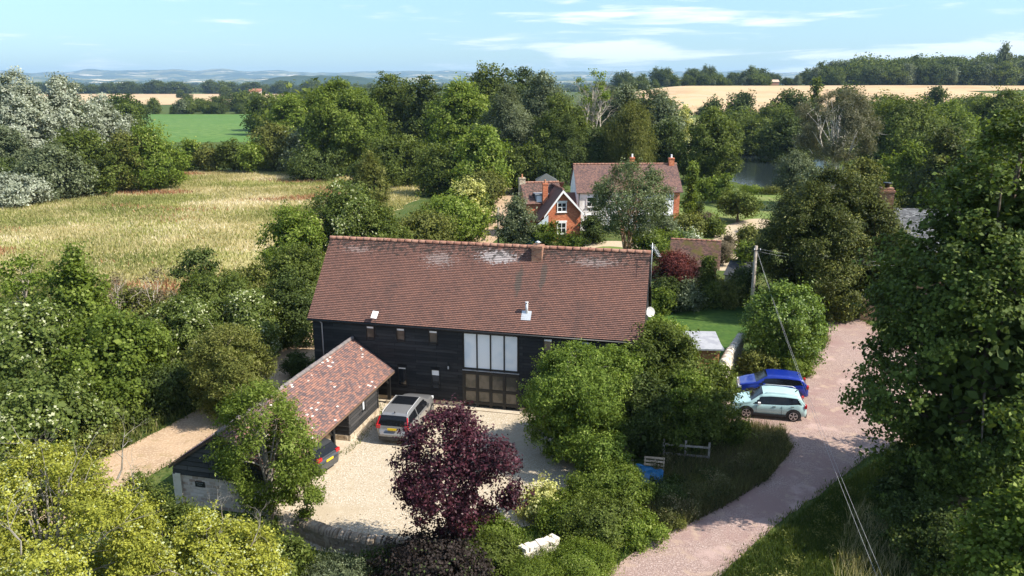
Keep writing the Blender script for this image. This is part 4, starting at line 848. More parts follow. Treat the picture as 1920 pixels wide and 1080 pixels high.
def boards(mb, x0, x1, zlo, zhi, y, holes=(), h=.19, gable=None, sgn=-1, axis='x', other=0):
    """lapped boards on the plane y; holes are (x0,x1,z0,z1); gable(z)->(xa,xb) clips"""
    n = int(round((zhi-zlo)/h)); hh = (zhi-zlo)/n; r = random.Random(int(x1*7+zhi*3))
    for i in range(n):
        za, zb = zlo+i*hh, zlo+(i+1)*hh+.02; xa, xb = (x0, x1) if gable is None else gable(za)
        if xb-xa < .05: continue
        segs = [(xa, xb)]
        for (a, b, c, d) in holes:
            if c < zb-.03 and d > za+.03:
                ns = []
                for (p, q) in segs:
                    if b <= p or a >= q: ns.append((p, q)); continue
                    if a > p: ns.append((p, a))
                    if b < q: ns.append((b, q))
                segs = ns
        for (p, q) in segs:
            xs = [p]; 
            while xs[-1] < q-.01: xs.append(min(q, xs[-1]+r.uniform(1.6, 3.6)))
            for k in range(len(xs)-1):
                a, b = xs[k]+.003, xs[k+1]-.003; t = .05+r.uniform(0, .012); t2 = .006
                if gable is not None: ga, gb = gable(zb)
                def Pt(u, v, w): return (u, y+sgn*v, w) if axis == 'x' else (y+sgn*v, u, w)
                a2, b2 = (a, b) if gable is None else (max(a, ga), min(b, gb))
                if b2 < a2: a2 = b2 = (a+b)/2
                F0 = [Pt(a, t, za), Pt(b, t, za), Pt(b2, t2, zb), Pt(a2, t2, zb)]; F1 = [Pt(a, 0, za), Pt(b, 0, za), Pt(b, t, za), Pt(a, t, za)]
                vv = i*.19; mb.face(F0, [(a, vv+.002), (b, vv+.002), (b2, vv+.188), (a2, vv+.188)]); mb.face(F1, [(a, vv), (b, vv), (b, vv), (a, vv)])
def window(parent, x0, x1, z0, z1, y, sgn=-1, frame=None, pane=None, nx=1, nz=1, fw=.055, name='window', sill=None, axis='x', dep=.07, rec=.03, blind=None):
    """frame with bars, panes a sub-part"""
    fm = frame or m_black; mb = MB()
    def bb(m_, a, b, c, d, e, f_):
        if axis == 'x': m_.box((a, min(y+sgn*c, y+sgn*d), e), (b, max(y+sgn*c, y+sgn*d), f_))
        else: m_.box((min(y+sgn*c, y+sgn*d), a, e), (max(y+sgn*c, y+sgn*d), b, f_))
    bb(mb, x0, x0+fw, -rec, dep-rec, z0, z1); bb(mb, x1-fw, x1, -rec, dep-rec, z0, z1); bb(mb, x0+fw, x1-fw, -rec, dep-rec, z1-fw, z1); bb(mb, x0+fw, x1-fw, -rec, dep-rec, z0, z0+fw)
    for i in range(1, nx): c = x0+(x1-x0)*i/nx; bb(mb, c-fw*.35, c+fw*.35, -rec, dep-rec-.012, z0+fw, z1-fw)
    for j in range(1, nz):
        c = z0+(z1-z0)*j/nz
        for i in range(nx):
            a = (x0+fw) if i == 0 else x0+(x1-x0)*i/nx+fw*.35; b = (x1-fw) if i == nx-1 else x0+(x1-x0)*(i+1)/nx-fw*.35
            bb(mb, a, b, -rec, dep-rec-.012, c-fw*.3, c+fw*.3)
    w = mb.build(name, fm, parent)
    p = MB(); bb(p, x0+fw*.5, x1-fw*.5, -rec-.02, -rec+.012, z0+fw*.5, z1-fw*.5); p.build('pane', pane or m_glass_dark, w)
    if blind: q = MB(); bb(q, x0+fw, x1-fw, -rec+.013, -rec+.018, z1-(z1-z0)*blind, z1-fw); q.build('blind', m_white, w)
    if sill: s = MB(); bb(s, x0-.06, x1+.06, 0, .14, z0-.07, z0-.001); s.build('sill', sill, w)
    return w
def ridge_row(mb, a, b, r=.13, n=None):
    a, b = Vector(a), Vector(b); L = (b-a).length; n = n or int(L/.45); d = (b-a)/n
    for i in range(n):
        z = Vector((0, 0, .006*(i % 3)-.006)); p, q = a+d*i+z, a+d*(i+.985)+z
        mb.tube([p, p.lerp(q, .12), q], [r*1.06, r, r*.95], 8)
def chimney(parent, x0, x1, y0, y1, z0, z1, m, pot=m_terra, cap=True, name='chimney', pots=1, potm='chimney_pot', cowl=False):
    mb = MB().box((x0, y0, z0), (x1, y1, z1-.16)).box((x0-.05, y0-.05, z1-.16), (x1+.05, y1+.05, z1-.08)).box((x0-.02, y0-.02, z1-.08), (x1+.02, y1+.02, z1))
    c = mb.build(name, m, parent)
    for i in range(pots):
        cx = x0+(x1-x0)*(i+.5)/pots; cy = (y0+y1)/2; p = MB()
        if cowl: p.tube([(cx, cy, z1), (cx, cy, z1+.16), (cx, cy, z1+.17), (cx, cy, z1+.26)], [.12, .11, .19, .03], 12); p.build('cowl', m_galv, c)
        else: p.tube([(cx, cy, z1), (cx, cy, z1+.06), (cx, cy, z1+.36), (cx, cy, z1+.42)], [.15, .12, .10, .12], 10); p.build('pot', pot, c)
    return c
# ---------------------------------------------------------------- the barn
BL, BW, HE, HR, OV = 19.54, 6.79, 5.2, 9.08, .3
barn = thing('barn', 'long black weatherboarded barn house with a red-brown clay tile roof and a tall glazed opening', 'house', (-12.02, 45.65, 0), -.23)
slp = (HR-HE)/(BW/2)
holes = [(3.42, 3.98, 3.80, 4.62), (5.32, 5.9, 3.80, 4.62), (7.34, 7.92, 3.80, 4.62), (14.15, 14.72, 3.80, 4.62), (16.28, 16.86, 3.80, 4.62), (5.34, 5.92, .98, 2.2), (7.43, 8.0, .95, 2.2), (9.4, 12.76, .04, 4.68)]
mb = MB(); mb.box((0.03, .03, .3), (BL-.03, BW-.03, HE+.05)); mb.face([(0.03, .03, HE+.05), (BL-.03, .03, HE+.05), (BL-.03, BW/2, HR-.03), (.03, BW/2, HR-.03)]) if False else None
boards(mb, 0, BL, .28, HE-.06, 0, holes)
gb = lambda z: (0, BW) if z < HE else (max(0, (z-HE)/slp), min(BW, BW-(z-HE)/slp))
boards(mb, 0, BW, .28, HR-.1, BL, gable=gb, sgn=1, axis='y'); boards(mb, 0, BW, .28, HR-.1, 0, gable=gb, sgn=-1, axis='y'); boards(mb, 0, BL, .28, HE-.06, BW, sgn=1)
for xx in (.03, BL-.03): mb.face([(xx, .03, HE), (xx, BW-.03, HE), (xx, BW/2, HR-.08)])
mb.build('wall', m_board, barn)
MB().box((-.03, -.03, -.05), (9.35, .3, .279)).box((12.8, -.03, -.05), (BL+.03, .3, .279)).box((-.03, .3, -.05), (.3, BW+.03, .279)).box((BL-.3, .3, -.05), (BL+.03, BW+.03, .279)).build('plinth', m_stone, barn)
lv = math.hypot(BW/2+OV, (BW/2+OV)*slp); rf = MB()
roof_slope(rf, (-.2, -OV, HE-OV*slp+.02), (1, 0, 0), (0, 1, slp), BL+.4, lv, seed=3)
roof_slope(rf, (-.2, BW+OV, HE-OV*slp+.02), (1, 0, 0), (0, -1, slp), BL+.4, lv, seed=5)
roof = rf.build('roof', m_tile, barn)
u_ = MB()
for s in (0, 1):
    y0 = -OV if s == 0 else BW+OV; sg = 1 if s == 0 else -1
    for xx in (-.2, BL+.2):
        P = [(xx, y0, HE-OV*slp-.02), (xx, BW/2, HR+.0), (xx, BW/2, HR-.19), (xx, y0+sg*.05, HE-OV*slp-.19)]; u_.face(P); u_.face([(p[0]+(.03 if xx < 0 else -.03), p[1], p[2]) for p in P][::-1])
    u_.face([(-.2, y0, HE-OV*slp-.02), (BL+.2, y0, HE-OV*slp-.02), (BL+.2, BW/2, HR-.05), (-.2, BW/2, HR-.05)])
u_.build('bargeboard', m_black, barn)
rg = MB(); ridge_row(rg, (-.22, BW/2, HR+.03), (BL+.22, BW/2, HR+.03)); rg.build('ridge_tiles', m_ridge, roof)
gt = MB(); gt.tube([(-.2, -OV-.06, HE-OV*slp-.05), (BL+.2, -OV-.06, HE-OV*slp-.07)], .06, 6); gt.build('gutter', m_black, barn)
MB().tube([(.62, -OV-.06, HE-OV*slp-.08), (.62, -.1, HE-.62), (.62, -.08, .35)], .038, 6).build('downpipe', m_galv, barn)
chimney(barn, 12.88, 13.5, 2.72, 3.42, 8.0, 9.30, m_brick_old, cowl=True)
fl = MB().tube([(13.08, .55, HE+.55*slp-.1), (13.08, .55, HE+.55*slp+.62)], .075, 10); fl.tube([(13.08, .55, HE+.55*slp+.6), (13.08, .55, HE+.55*slp+.68)], [.1, .1], 10); fo = fl.build('flue', m_galv, barn)
q_ = MB(); N_ = Vector((0, -slp, 1)).normalized()
q_.box((12.8, .22, 0), (13.36, .6, .03)); 
for i, v in enumerate(q_.v): q_.v[i] = Vector((v.x, v.y, HE+v.y*slp+.045+v.z))
q_.build('flashing', m_galv, fo)
for k, h_ in enumerate(holes[:7]):
    up_ = k < 5
    window(barn, h_[0]+.004, h_[1]-.004, h_[2]+.004, h_[3]-.004, 0, pane=m_glass_warm if up_ else m_glass_dark, rec=.0, blind=.22 if up_ else (.12 if k == 5 else .3))
def framed(name, x0, x1, z0, z1, cols, rows, pane, fwm=.075, sub='pane'):
    mb = MB()
    xs = [x0+(x1-x0)*i/cols for i in range(cols+1)]; zs = rows
    for x in xs: mb.box((x-fwm/2, -.06, z0), (x+fwm/2, .04, z1))
    for i in range(cols):
        for z in zs: mb.box((xs[i]+fwm/2, -.052, z-fwm/2), (xs[i+1]-fwm/2, .035, z+fwm/2))
    o = mb.build(name, m_black, barn)
    for i in range(cols):
        for j in range(len(zs)-1): MB().box((xs[i]+fwm/2+.003, -.012, zs[j]+fwm/2+.003), (xs[i+1]-fwm/2-.003, .02, zs[j+1]-fwm/2-.003)).build(sub, pane[(i, j)] if isinstance(pane, dict) else pane, o)
    return o
framed('glazed_screen', 9.46, 12.7, 2.36, 4.64, 4, [2.44, 4.6], m_blind)
framed('glazed_doors', 9.46, 12.7, .06, 2.3, 4, [.32, 1.12, 2.16], m_glass_warm, .17)
bx('door_beam', (9.38, -.09, 2.305), (12.78, .05, 2.355), m_lead, barn)
bx('door_step', (9.2, -.5, -.02), (12.95, -.062, .06), m_conc, barn)
ln = MB().box((8.48, -.2, 2.3), (8.62, -.06, 2.32)).box((8.49, -.19, 2.52), (8.61, -.07, 2.56)); ln.tube([(8.55, -.13, 2.56), (8.55, -.13, 2.66), (8.55, -.02, 2.74)], .015, 5)
for a, b in ((8.49, -.19), (8.61, -.19), (8.49, -.07), (8.61, -.07)): ln.tube([(a, b, 2.32), (a, b, 2.52)], .01, 4)
lo_ = ln.build('wall_lantern', m_black, barn); MB().box((8.51, -.17, 2.321), (8.59, -.09, 2.519)).build('lantern_glass', mat('lantern_glass', (.6, .6, .58), .1, .7), lo_)
# round yellow sign
yy = MB().tube([(17.8, -.06, 4.1), (17.8, -.09, 4.1)], .16, 16); yy.build('round_sign', mat('round_yellow', (.5, .38, .06), .6), barn)
dsh = MB().tube([(4.18, -.05, 4.0), (4.18, -.34, 4.1), (4.18, -.36, 5.35)], .022, 6); dsh.tube([(4.19, -.03, 4.0), (4.2, -.045, 2.9), (4.2, -.045, .6)], .012, 4)
dm = dsh.build('dish_pole', m_black, barn); Md = Matrix.Translation((4.18, -.38, 5.4)) @ Matrix.Rotation(R(38), 4, 'X') @ Matrix.Rotation(R(8), 4, 'Y')
MB().box((-.17, -.25, 0), (.17, .25, .035), Md).build('flat_dish', m_white, dm)
sd_ = MB().tube([(BL+.03, 1.9, 5.9), (BL+.32, 1.9, 5.95)], .025, 6)
so_ = sd_.build('satellite_bracket', m_lead, barn); dd = MB(); dc = Vector((BL+.42, 1.85, 6.0)); dn = Vector((.55, -.75, .35)).normalized(); a1 = dn.cross(Vector((0, 0, 1))).normalized(); a2 = dn.cross(a1)
rg_ = []
for rr_, k in ((.001, -.07), (.1, -.06), (.2, -.035), (.29, 0)): rg_.append([dc+dn*k+(a1*math.cos(t*PI/9)+a2*math.sin(t*PI/9))*rr_ for t in range(18)])
for i in range(3):
    for t in range(18): dd.face([rg_[i][t], rg_[i][(t+1) % 18], rg_[i+1][(t+1) % 18], rg_[i+1][t]], smooth=True)
dd.tube([dc-dn*.02-a2*.28, dc+dn*.3], .012, 4); dd.build('satellite_dish', mat('dish_grey', (.62, .6, .57), .6), so_)
ae = MB().tube([(BL+.3, 3.0, 7.2), (BL+.3, 3.0, 9.75)], .02, 6); ae.tube([(BL+.3, 3.0, 9.6), (BL+.75, 2.2, 9.15)], .012, 4)
for i in range(9):
    t = i/8; p = Vector((BL+.3, 3.0, 9.62)).lerp(Vector((BL+.75, 2.2, 9.15)), t); q = Vector((.87, .5, 0))*.16*(1.15-.4*t); ae.tube([p-q, p+q], .009, 4)
ae.build('aerial', m_galv, barn)
MB().tube([(BL+.22, -.25, 4.4), (BL+.25, .1, 5.2), (BL+.24, BW/2-.2, HR-.1)], .015, 4).build('cable', m_black, barn)
# ---------------------------------------------------------------- cart shed
SL, SW, SE, SR = 13.76, 5.29, 1.95, 3.79
shed = thing('cart_shed', 'low open-fronted cart shed with a mottled red and grey tiled roof and stone gable', 'shed', (-6.98, 44.31, 0), -1.81)
# local: +x runs from the barn end to the camera end, y from 0 (courtyard eave) to -SW (lane side)
ssl = (SR-SE)/(SW/2); lv = math.hypot(SW/2, SR-SE); rf = MB()
roof_slope(rf, (0, 0, SE), (1, 0, 0), (0, -1, ssl), SL, lv, seed=8); roof_slope(rf, (0, -SW, SE), (1, 0, 0), (0, 1, ssl), SL, lv, seed=9)
sroof = rf.build('roof', m_tile_mix, shed)
rg = MB(); ridge_row(rg, (-.02, -SW/2, SR+.0), (SL+.02, -SW/2, SR+.0), .12); rg.build('ridge_tiles', mat('grey_ridge', (.17, .15, .145), .85, .2, noise=[(3, (.25, .2, .18), .45, .6)]), sroof)
ud = MB()
for xx in (.0, SL):
    for y0, sg in ((0, -1), (-SW, 1)):
        P = [(xx, y0, SE-.02), (xx, -SW/2, SR-.02), (xx, -SW/2, SR-.14), (xx, y0, SE-.14)]; e = .025 if xx > 1 else -.025; ud.face(P); ud.face([(p[0]-e, p[1], p[2]) for p in P])
for y0 in (0, -SW): ud.face([(0, y0, SE-.02), (SL, y0, SE-.02), (SL, -SW/2, SR-.03), (0, -SW/2, SR-.03)])
ud.build('bargeboard', mat('dark_timber', (.09, .055, .035), .8), shed)
bx('eaves_board', (0, -.03, SE-.13), (SL, .0, SE-.025), mat('brown_timber', (.16, .10, .065), .8), shed)
rm = MB(); RX = 5.72
hol = [(3.62, 4.05, .95, 1.62)]
boards(rm, 1.9, RX, .32, SE, -.38, hol, sgn=1); gs = lambda z: (-SW+.2, -.38) if z < SE else (-SW+.25+(z-SE)/ssl, -.25-(z-SE)/ssl)
boards(rm, -SW+.2, -.38, .32, SR-.15, RX, gable=lambda z: gs(z), sgn=1, axis='y', h=.24)
rm.box((1.95, -SW+.25, .3), (RX-.03, -.42, SE-.04)); rm.box((1.86, -.38, .05), (1.95, -.30, SE)); rm.box((RX-.02, -.4, .3), (RX+.05, -.32, SE))
boards(rm, .12, RX, .0, SE, -SW+.2, sgn=-1)
rm.build('boarded_room', m_board_grey, shed)
window(shed, 3.62, 4.05, .95, 1.62, -.38, sgn=1, frame=m_black, pane=m_blind, rec=-.0)
MB().box((1.8, -.45, -.02), (RX+.06, -.28, .319)).box((RX-.12, -SW+.2, -.02), (RX+.08, -.451, .319)).build('plinth', m_stone, shed)
bk_ = MB(); boards(bk_, RX, SL-.3, .0, SE, -SW+.25, sgn=-1); bk_.box((RX+.08, -SW+.26, 0), (SL-.5, -SW+.3, SE)); bk_.box((.1, -SW+.25, 0), (1.9, -SW+.3, SE)); bk_.build('back_wall', m_board, shed)
for xx in (.35, 7.75, 10.6): 
    p = MB().box((xx-.09, -.36, .22), (xx+.09, -.18, SE-.1)); p.beam((xx+.1, -.27, SE-.65), (xx+.55, -.27, SE-.12), .08); po = p.build('post', m_black, shed); MB().box((xx-.17, -.44, -.02), (xx+.17, -.1, .219)).build('staddle_block', m_stone, po)
gw = MB(); gw.box((SL-.55, -SW+.25, 0), (SL-.15, -.35, 1.62)); gw.build('gable_wall', tile_mat('gable_stone', [(0, (.32, .22, .17)), (.5, (.48, .37, .30)), (1, (.62, .52, .45))], .34, .17, (.55, .45, .38), .02, stain=[(2, (.6, .5, .44), .5, .66)], bumpd=.05), shed)
gbm = MB(); gg = lambda z: (-SW+.1+(z-SE)/ssl, -.1-(z-SE)/ssl) if z > SE else (-SW+.12, -.12)
boards(gbm, -SW, 0, 1.55, SR-.12, SL-.13, gable=gg, sgn=1, axis='y', h=.235); gbm.face([(SL-.16, -SW+.1, SE), (SL-.16, -.1, SE), (SL-.16, -SW/2, SR-.06)]); gbm.build('gable_boards', m_board_grey, shed)
MB().box((SL-.62, -SW+.10, 0), (SL-.08, -SW+.249, 1.6)).box((SL-.149, -SW+.249, 0), (SL-.06, -SW+.52, 1.6)).build('corner_pier', m_cream, shed)
sg_ = MB().box((SL-.149, -4.1, 1.02), (SL-.12, -3.62, 1.28)).build('name_plaque', m_black, shed)
lt = MB()
rr5 = random.Random(9)
for j, (a, b) in enumerate(((-4.03, -3.69), (-3.98, -3.74))):
    x_ = a
    while x_ < b-.02: w_ = rr5.uniform(.02, .05); lt.box((SL-.1195, x_, 1.2-j*.1), (SL-.117, min(b, x_+w_), 1.235-j*.1)); x_ += w_+.018
lt.build('plaque_lettering', mat('plaque_letter', (.25, .25, .24), .6), sg_)
props(bx('shed_floor', (0, 0, 0), (1, 1, 1), m_conc), kind='structure'); bpy.data.objects.remove(bpy.data.objects['shed_floor'])
fl_ = MB().box((1.7, -.3, -.03), (SL-.3, .42, .022)).box((RX+.08, -SW+.3, -.03), (SL-.55, -.3, .022)).box((.05, -SW+.3, -.03), (1.8, -.1, .022)); fl_.build('floor_slab', m_conc, shed)
MB().box((2.1, .43, -.02), (2.6, .8, .03)).build('tile_step', m_terra, shed)
# ---------------------------------------------------------------- brick cottage with white bargeboards
def gable_wall(mb, x0, x1, y, ze, xm, zr, z0=0): mb.face([(x0, y, z0), (x1, y, z0), (x1, y, ze), (xm, y, zr), (x0, y, ze)])
def slab(mb, P, t=.05):
    """roof plane given by four corners (eave a, eave b, ridge b, ridge a), thickened downwards"""
    P = [Vector(p) for p in P]; N = (P[1]-P[0]).cross(P[3]-P[0]).normalized(); N = N if N.z > 0 else -N; Q = [p-N*t for p in P]
    q = P if (P[1]-P[0]).cross(P[2]-P[0]).dot(N) > 0 else P[::-1]; r = Q[::-1] if q is P else Q
    mb.face(q); mb.face(r)
    for i in range(4): mb.face([P[i], P[(i+1) % 4], Q[(i+1) % 4], Q[i]])
cot = thing('brick_cottage', 'red brick cottage with white bargeboards on its gable and two white windows', 'house', (6.0, 94, 0), R(11))
m = MB(); gx0, gx1 = -1.75, 2.35
# front gable block: local x from -1.75 to 2.35, y from 0 to 5; rear wing: x -3.9..0.6, y 3..7
gable_wall(m, gx0, gx1, 0, 3.55, .0, 5.95); m.box((gx0, .01, 0), (gx1, 5, 3.55)); m.face([(gx0, 5, 3.55), (gx1, 5, 3.55), (0, 5, 5.95)])
m.box((-3.8, 3.0, 0), (gx0-.001, 7.2, 4.3)); m.face([(-3.8, 3.0, 4.3), (-3.8, 7.2, 4.3), (-3.8, 5.6, 6.3)]); m.box((gx0, 5.001, 0), (1.6, 7.2, 4.3))
m.build('wall', m_brick, cot)
rf = MB(); sA = (6.25-3.55)/2.35
slab(rf, [(gx0-1.25, -.45, 2.55), (gx0-1.25, 3.6, 2.55), (0, 3.6, 6.35), (0, -.45, 6.35)]); slab(rf, [(2.62, -.45, 3.5), (2.62, 5.6, 3.5), (0, 5.6, 6.35), (0, -.45, 6.35)])
slab(rf, [(-3.95, 2.7, 4.25), (1.0, 2.7, 4.25), (1.0, 5.6, 6.5), (-3.95, 5.6, 6.5)]); slab(rf, [(-3.95, 7.5, 4.9), (1.7, 7.5, 4.9), (1.7, 5.6, 6.5), (-3.95, 5.6, 6.5)])
r_ = rf.build('roof', m_tile, cot); rg = MB(); ridge_row(rg, (-4, 5.6, 6.55), (1.0, 5.6, 6.55)); ridge_row(rg, (0, -.5, 6.4), (0, 5.2, 6.4)); rg.build('ridge_tiles', m_ridge, r_)
bb_ = MB(); 
for (xa, za, xb, zb) in ((gx0-.55, 3.22, 0, 6.3), (2.66, 3.38, 0, 6.3)): 
    P = [(xa, -.5, za), (xb, -.5, zb), (xb, -.5, zb-.36), (xa, -.5, za-.26)]; bb_.face(P); bb_.face([(p[0], p[1]+.07, p[2]) for p in P]); 
    for i in range(4): a, b = P[i], P[(i+1) % 4]; bb_.face([a, b, (b[0], b[1]+.07, b[2]), (a[0], a[1]+.07, a[2])])
bb_.build('bargeboard', m_white, cot)
po = MB(); po.face([(-3.15, -.46, 2.25), (-1.78, -.46, 2.25), (-1.78, -.46, 3.35)]); po.build('porch_gable', mat('pale_blue_paint', (.55, .62, .66), .6), cot)
MB().box((-3.0, -.3, 0), (-2.88, -.18, 2.3)).box((-3.1, .6, 0), (-1.76, .7, 2.3)).build('porch', m_board, cot)
for z0, z1 in ((3.6, 4.75), (.95, 2.35)): window(cot, -.62, .55, z0, z1, 0, frame=m_white, nx=2, nz=2, fw=.1, sill=m_white, rec=-.01); bx('lintel', (-.7, -.07, z1+.01), (.63, -.005, z1+.2), m_white, cot)
dw = MB().box((-2.5, 3.0, 4.35), (-1.75, 4.6, 5.35)); d_ = dw.build('dormer', m_lead, cot); MB().box((-2.42, 2.95, 4.42), (-1.83, 2.995, 5.2)).build('pane', m_blind, d_); MB().box((-2.65, 2.8, 5.36), (-.9, 4.8, 5.46)).build('dormer_roof', m_lead, d_)
chimney(cot, -1.75, -1.12, 2.6, 3.1, 3.9, 6.75, m_brick, cap=True)
chimney(cot, -4.1, -3.35, 5.4, 6.1, 4.8, 7.15, m_stone)
# ---------------------------------------------------------------- white house
wh = thing('white_house', 'long two-storey white rendered house with a brown tiled roof and two brick chimneys', 'house', (8.4, 101.3, 0), R(3))
m = MB().box((0, 0, 0), (12.6, 7, 5.15)); 
for xx in (0, 12.6): m.face([(xx, 0, 5.15), (xx, 7, 5.15), (xx, 3.7, 8.1)])
m.build('wall', m_render, wh); MB().box((12.61, -.02, 0), (13.35, 7, 5.1)).build('brick_end', m_brick, wh)
rf = MB(); slab(rf, [(-.15, -.35, 4.95), (13.7, -.35, 4.95), (13.7, 3.7, 8.2), (-.15, 3.7, 8.2)], .08); slab(rf, [(-.15, 7.4, 4.95), (13.7, 7.4, 4.95), (13.7, 3.7, 8.2), (-.15, 3.7, 8.2)], .08); r_ = rf.build('roof', m_tile_house, wh)
rg = MB(); ridge_row(rg, (-.15, 3.7, 8.24), (13.7, 3.7, 8.24), .11); rg.build('ridge_tiles', m_ridge, r_)
chimney(wh, 7.4, 8.0, 3.4, 4.0, 7.4, 9.1, m_brick, pot=m_white); chimney(wh, 12.6, 13.3, 3.4, 4.0, 7.4, 9.0, m_brick, pot=m_white)
for x0 in (1.2, 4.2, 7.2, 10.2): window(wh, x0, x0+1.3, 3.1, 4.4, 0, frame=m_white, nx=2, nz=2, fw=.09, sill=m_white, rec=-.01)
for x0 in (1.2, 4.2, 7.2, 10.5): window(wh, x0, x0+1.5, .7, 2.1, 0, frame=m_white, nx=2, nz=2, fw=.09, sill=m_white, rec=-.01)
MB().box((-2.6, .6, 0), (-.02, 3.4, 3.3)).build('side_wing', m_render, wh); rf = MB(); slab(rf, [(-2.9, .3, 3.25), (-.02, .3, 3.25), (-.02, 2.2, 4.7), (-2.9, 2.2, 4.7)]); slab(rf, [(-2.9, 4, 3.25), (-.02, 4, 3.25), (-.02, 2.2, 4.7), (-2.9, 2.2, 4.7)]); rf.build('side_roof', m_tile, wh)
MB().tube([(.25, -.06, 4.9), (.25, -.06, .1)], .05, 6).build('downpipe', m_black, wh)
bay = MB().box((9.2, -1.4, 0), (12.2, -.01, 2.3)); b_ = bay.build('bay', m_white, wh)
for i in range(3): window(b_, 9.3+i*.96, 10.2+i*.96, .7, 2.15, -1.4, frame=m_white, nz=1, fw=.08, rec=-.01) if False else MB().box((9.32+i*.96, -1.43, .75), (10.16+i*.96, -1.405, 2.1)).build('pane', m_glass_dark, b_)
# summer house behind the cottage
su = thing('summer_house', 'small black summer house with a hipped grey roof behind the brick cottage', 'summer house', (5.1, 118, 0), 0)
MB().box((-1.3, -1.2, 0), (1.3, 1.2, 4.6)).build('wall', mat('tan_boards', (.32, .22, .13), .8), su); h_ = MB()
for a, b in (((-1.6, -1.5), (1.6, -1.5)), ((1.6, -1.5), (1.6, 1.5)), ((1.6, 1.5), (-1.6, 1.5)), ((-1.6, 1.5), (-1.6, -1.5))): h_.face([(a[0], a[1], 4.6), (b[0], b[1], 4.6), (0, 0, 5.6)])
h_.face([(-1.6, -1.5, 4.59), (-1.6, 1.5, 4.59), (1.6, 1.5, 4.59), (1.6, -1.5, 4.59)]); h_.build('roof', mat('dark_felt', (.07, .075, .07), .85), su)
for x0 in (-.9, .2): MB().box((x0, -1.23, 4.05), (x0+.7, -1.205, 4.5)).build('pane', m_white, su)
# ---------------------------------------------------------------- small brick garage with mossy roof
ga = thing('garage', 'small salmon brick garage with a mossy tiled roof beyond the red maple', 'garage', (19.3, 72.6, 0), R(-15))
m = MB().box((-4.3, 0, 0), (0, 4.4, 1.75)); 
for xx in (0, -4.3): m.face([(xx, 0, 1.75), (xx, 4.4, 1.75), (xx, 2.2, 3.75)])
m.build('wall', m_brick_pink, ga); rf = MB(); roof_slope(rf, (-4.5, -.25, 1.56), (1, 0, 0), (0, 2.45, 2.26), 4.8, 3.33, seed=4); roof_slope(rf, (-4.5, 4.65, 1.56), (1, 0, 0), (0, -2.45, 2.26), 4.8, 3.33, seed=6); r_ = rf.build('roof', m_tile_moss, ga)
rg = MB(); ridge_row(rg, (-4.5, 2.2, 3.84), (.3, 2.2, 3.84), .1); rg.build('ridge_tiles', m_ridge, r_)
bb_ = MB()
for s in (0, 1):
    y0 = -.25 if s == 0 else 4.65; P = [(.3, y0, 1.54), (.3, 2.2, 3.8), (.3, 2.2, 3.6), (.3, y0, 1.36)]; bb_.face(P); bb_.face([(p[0]-.03, p[1], p[2]) for p in P])
bb_.build('bargeboard', mat('red_brown_paint', (.16, .06, .04), .6), ga)
le = thing('lean_to', 'black roofed lean-to attached beside the salmon brick garage gable', 'shed', (19.75, 71.2, 0), R(-28))
MB().box((0, 0, 0), (2.1, 2.0, 1.45)).build('wall', m_cream, le); rf = MB(); slab(rf, [(-.1, -.25, 1.4), (2.3, -.25, 1.4), (2.3, 2.3, 2.3), (-.1, 2.3, 2.3)], .06); rf.build('roof', mat('black_felt', (.04, .042, .045), .7), le)
# ---------------------------------------------------------------- cedar shed behind the thorn tree
ws = thing('wooden_shed', 'small cedar board shed with a flat pale grey roof beside the shaded lawn', 'shed', (11.15, 47.9, 0), R(-3))
m = MB(); boards(m, 0, 2.1, 0, 2.1, 0, h=.14, sgn=-1); boards(m, 0, 2.2, 0, 2.1, 2.1, h=.14, sgn=1, axis='y'); m.box((.02, .02, 0), (2.08, 2.2, 2.1)); m.build('wall', m_wood, ws)
rf = MB(); slab(rf, [(-.4, -.2, 2.16), (2.3, -.2, 2.16), (2.3, 2.5, 2.5), (-.4, 2.5, 2.5)], .07); rf.build('roof', mat('grey_felt', (.36, .36, .37), .7, noise=[(2, (.28, .28, .3), .4, .6)]), ws)
MB().box((-.43, -.25, 2.07), (2.33, -.2, 2.17)).box((2.3, -.25, 2.1), (2.34, 2.5, 2.2)).build('roof_edge', m_lead, ws)
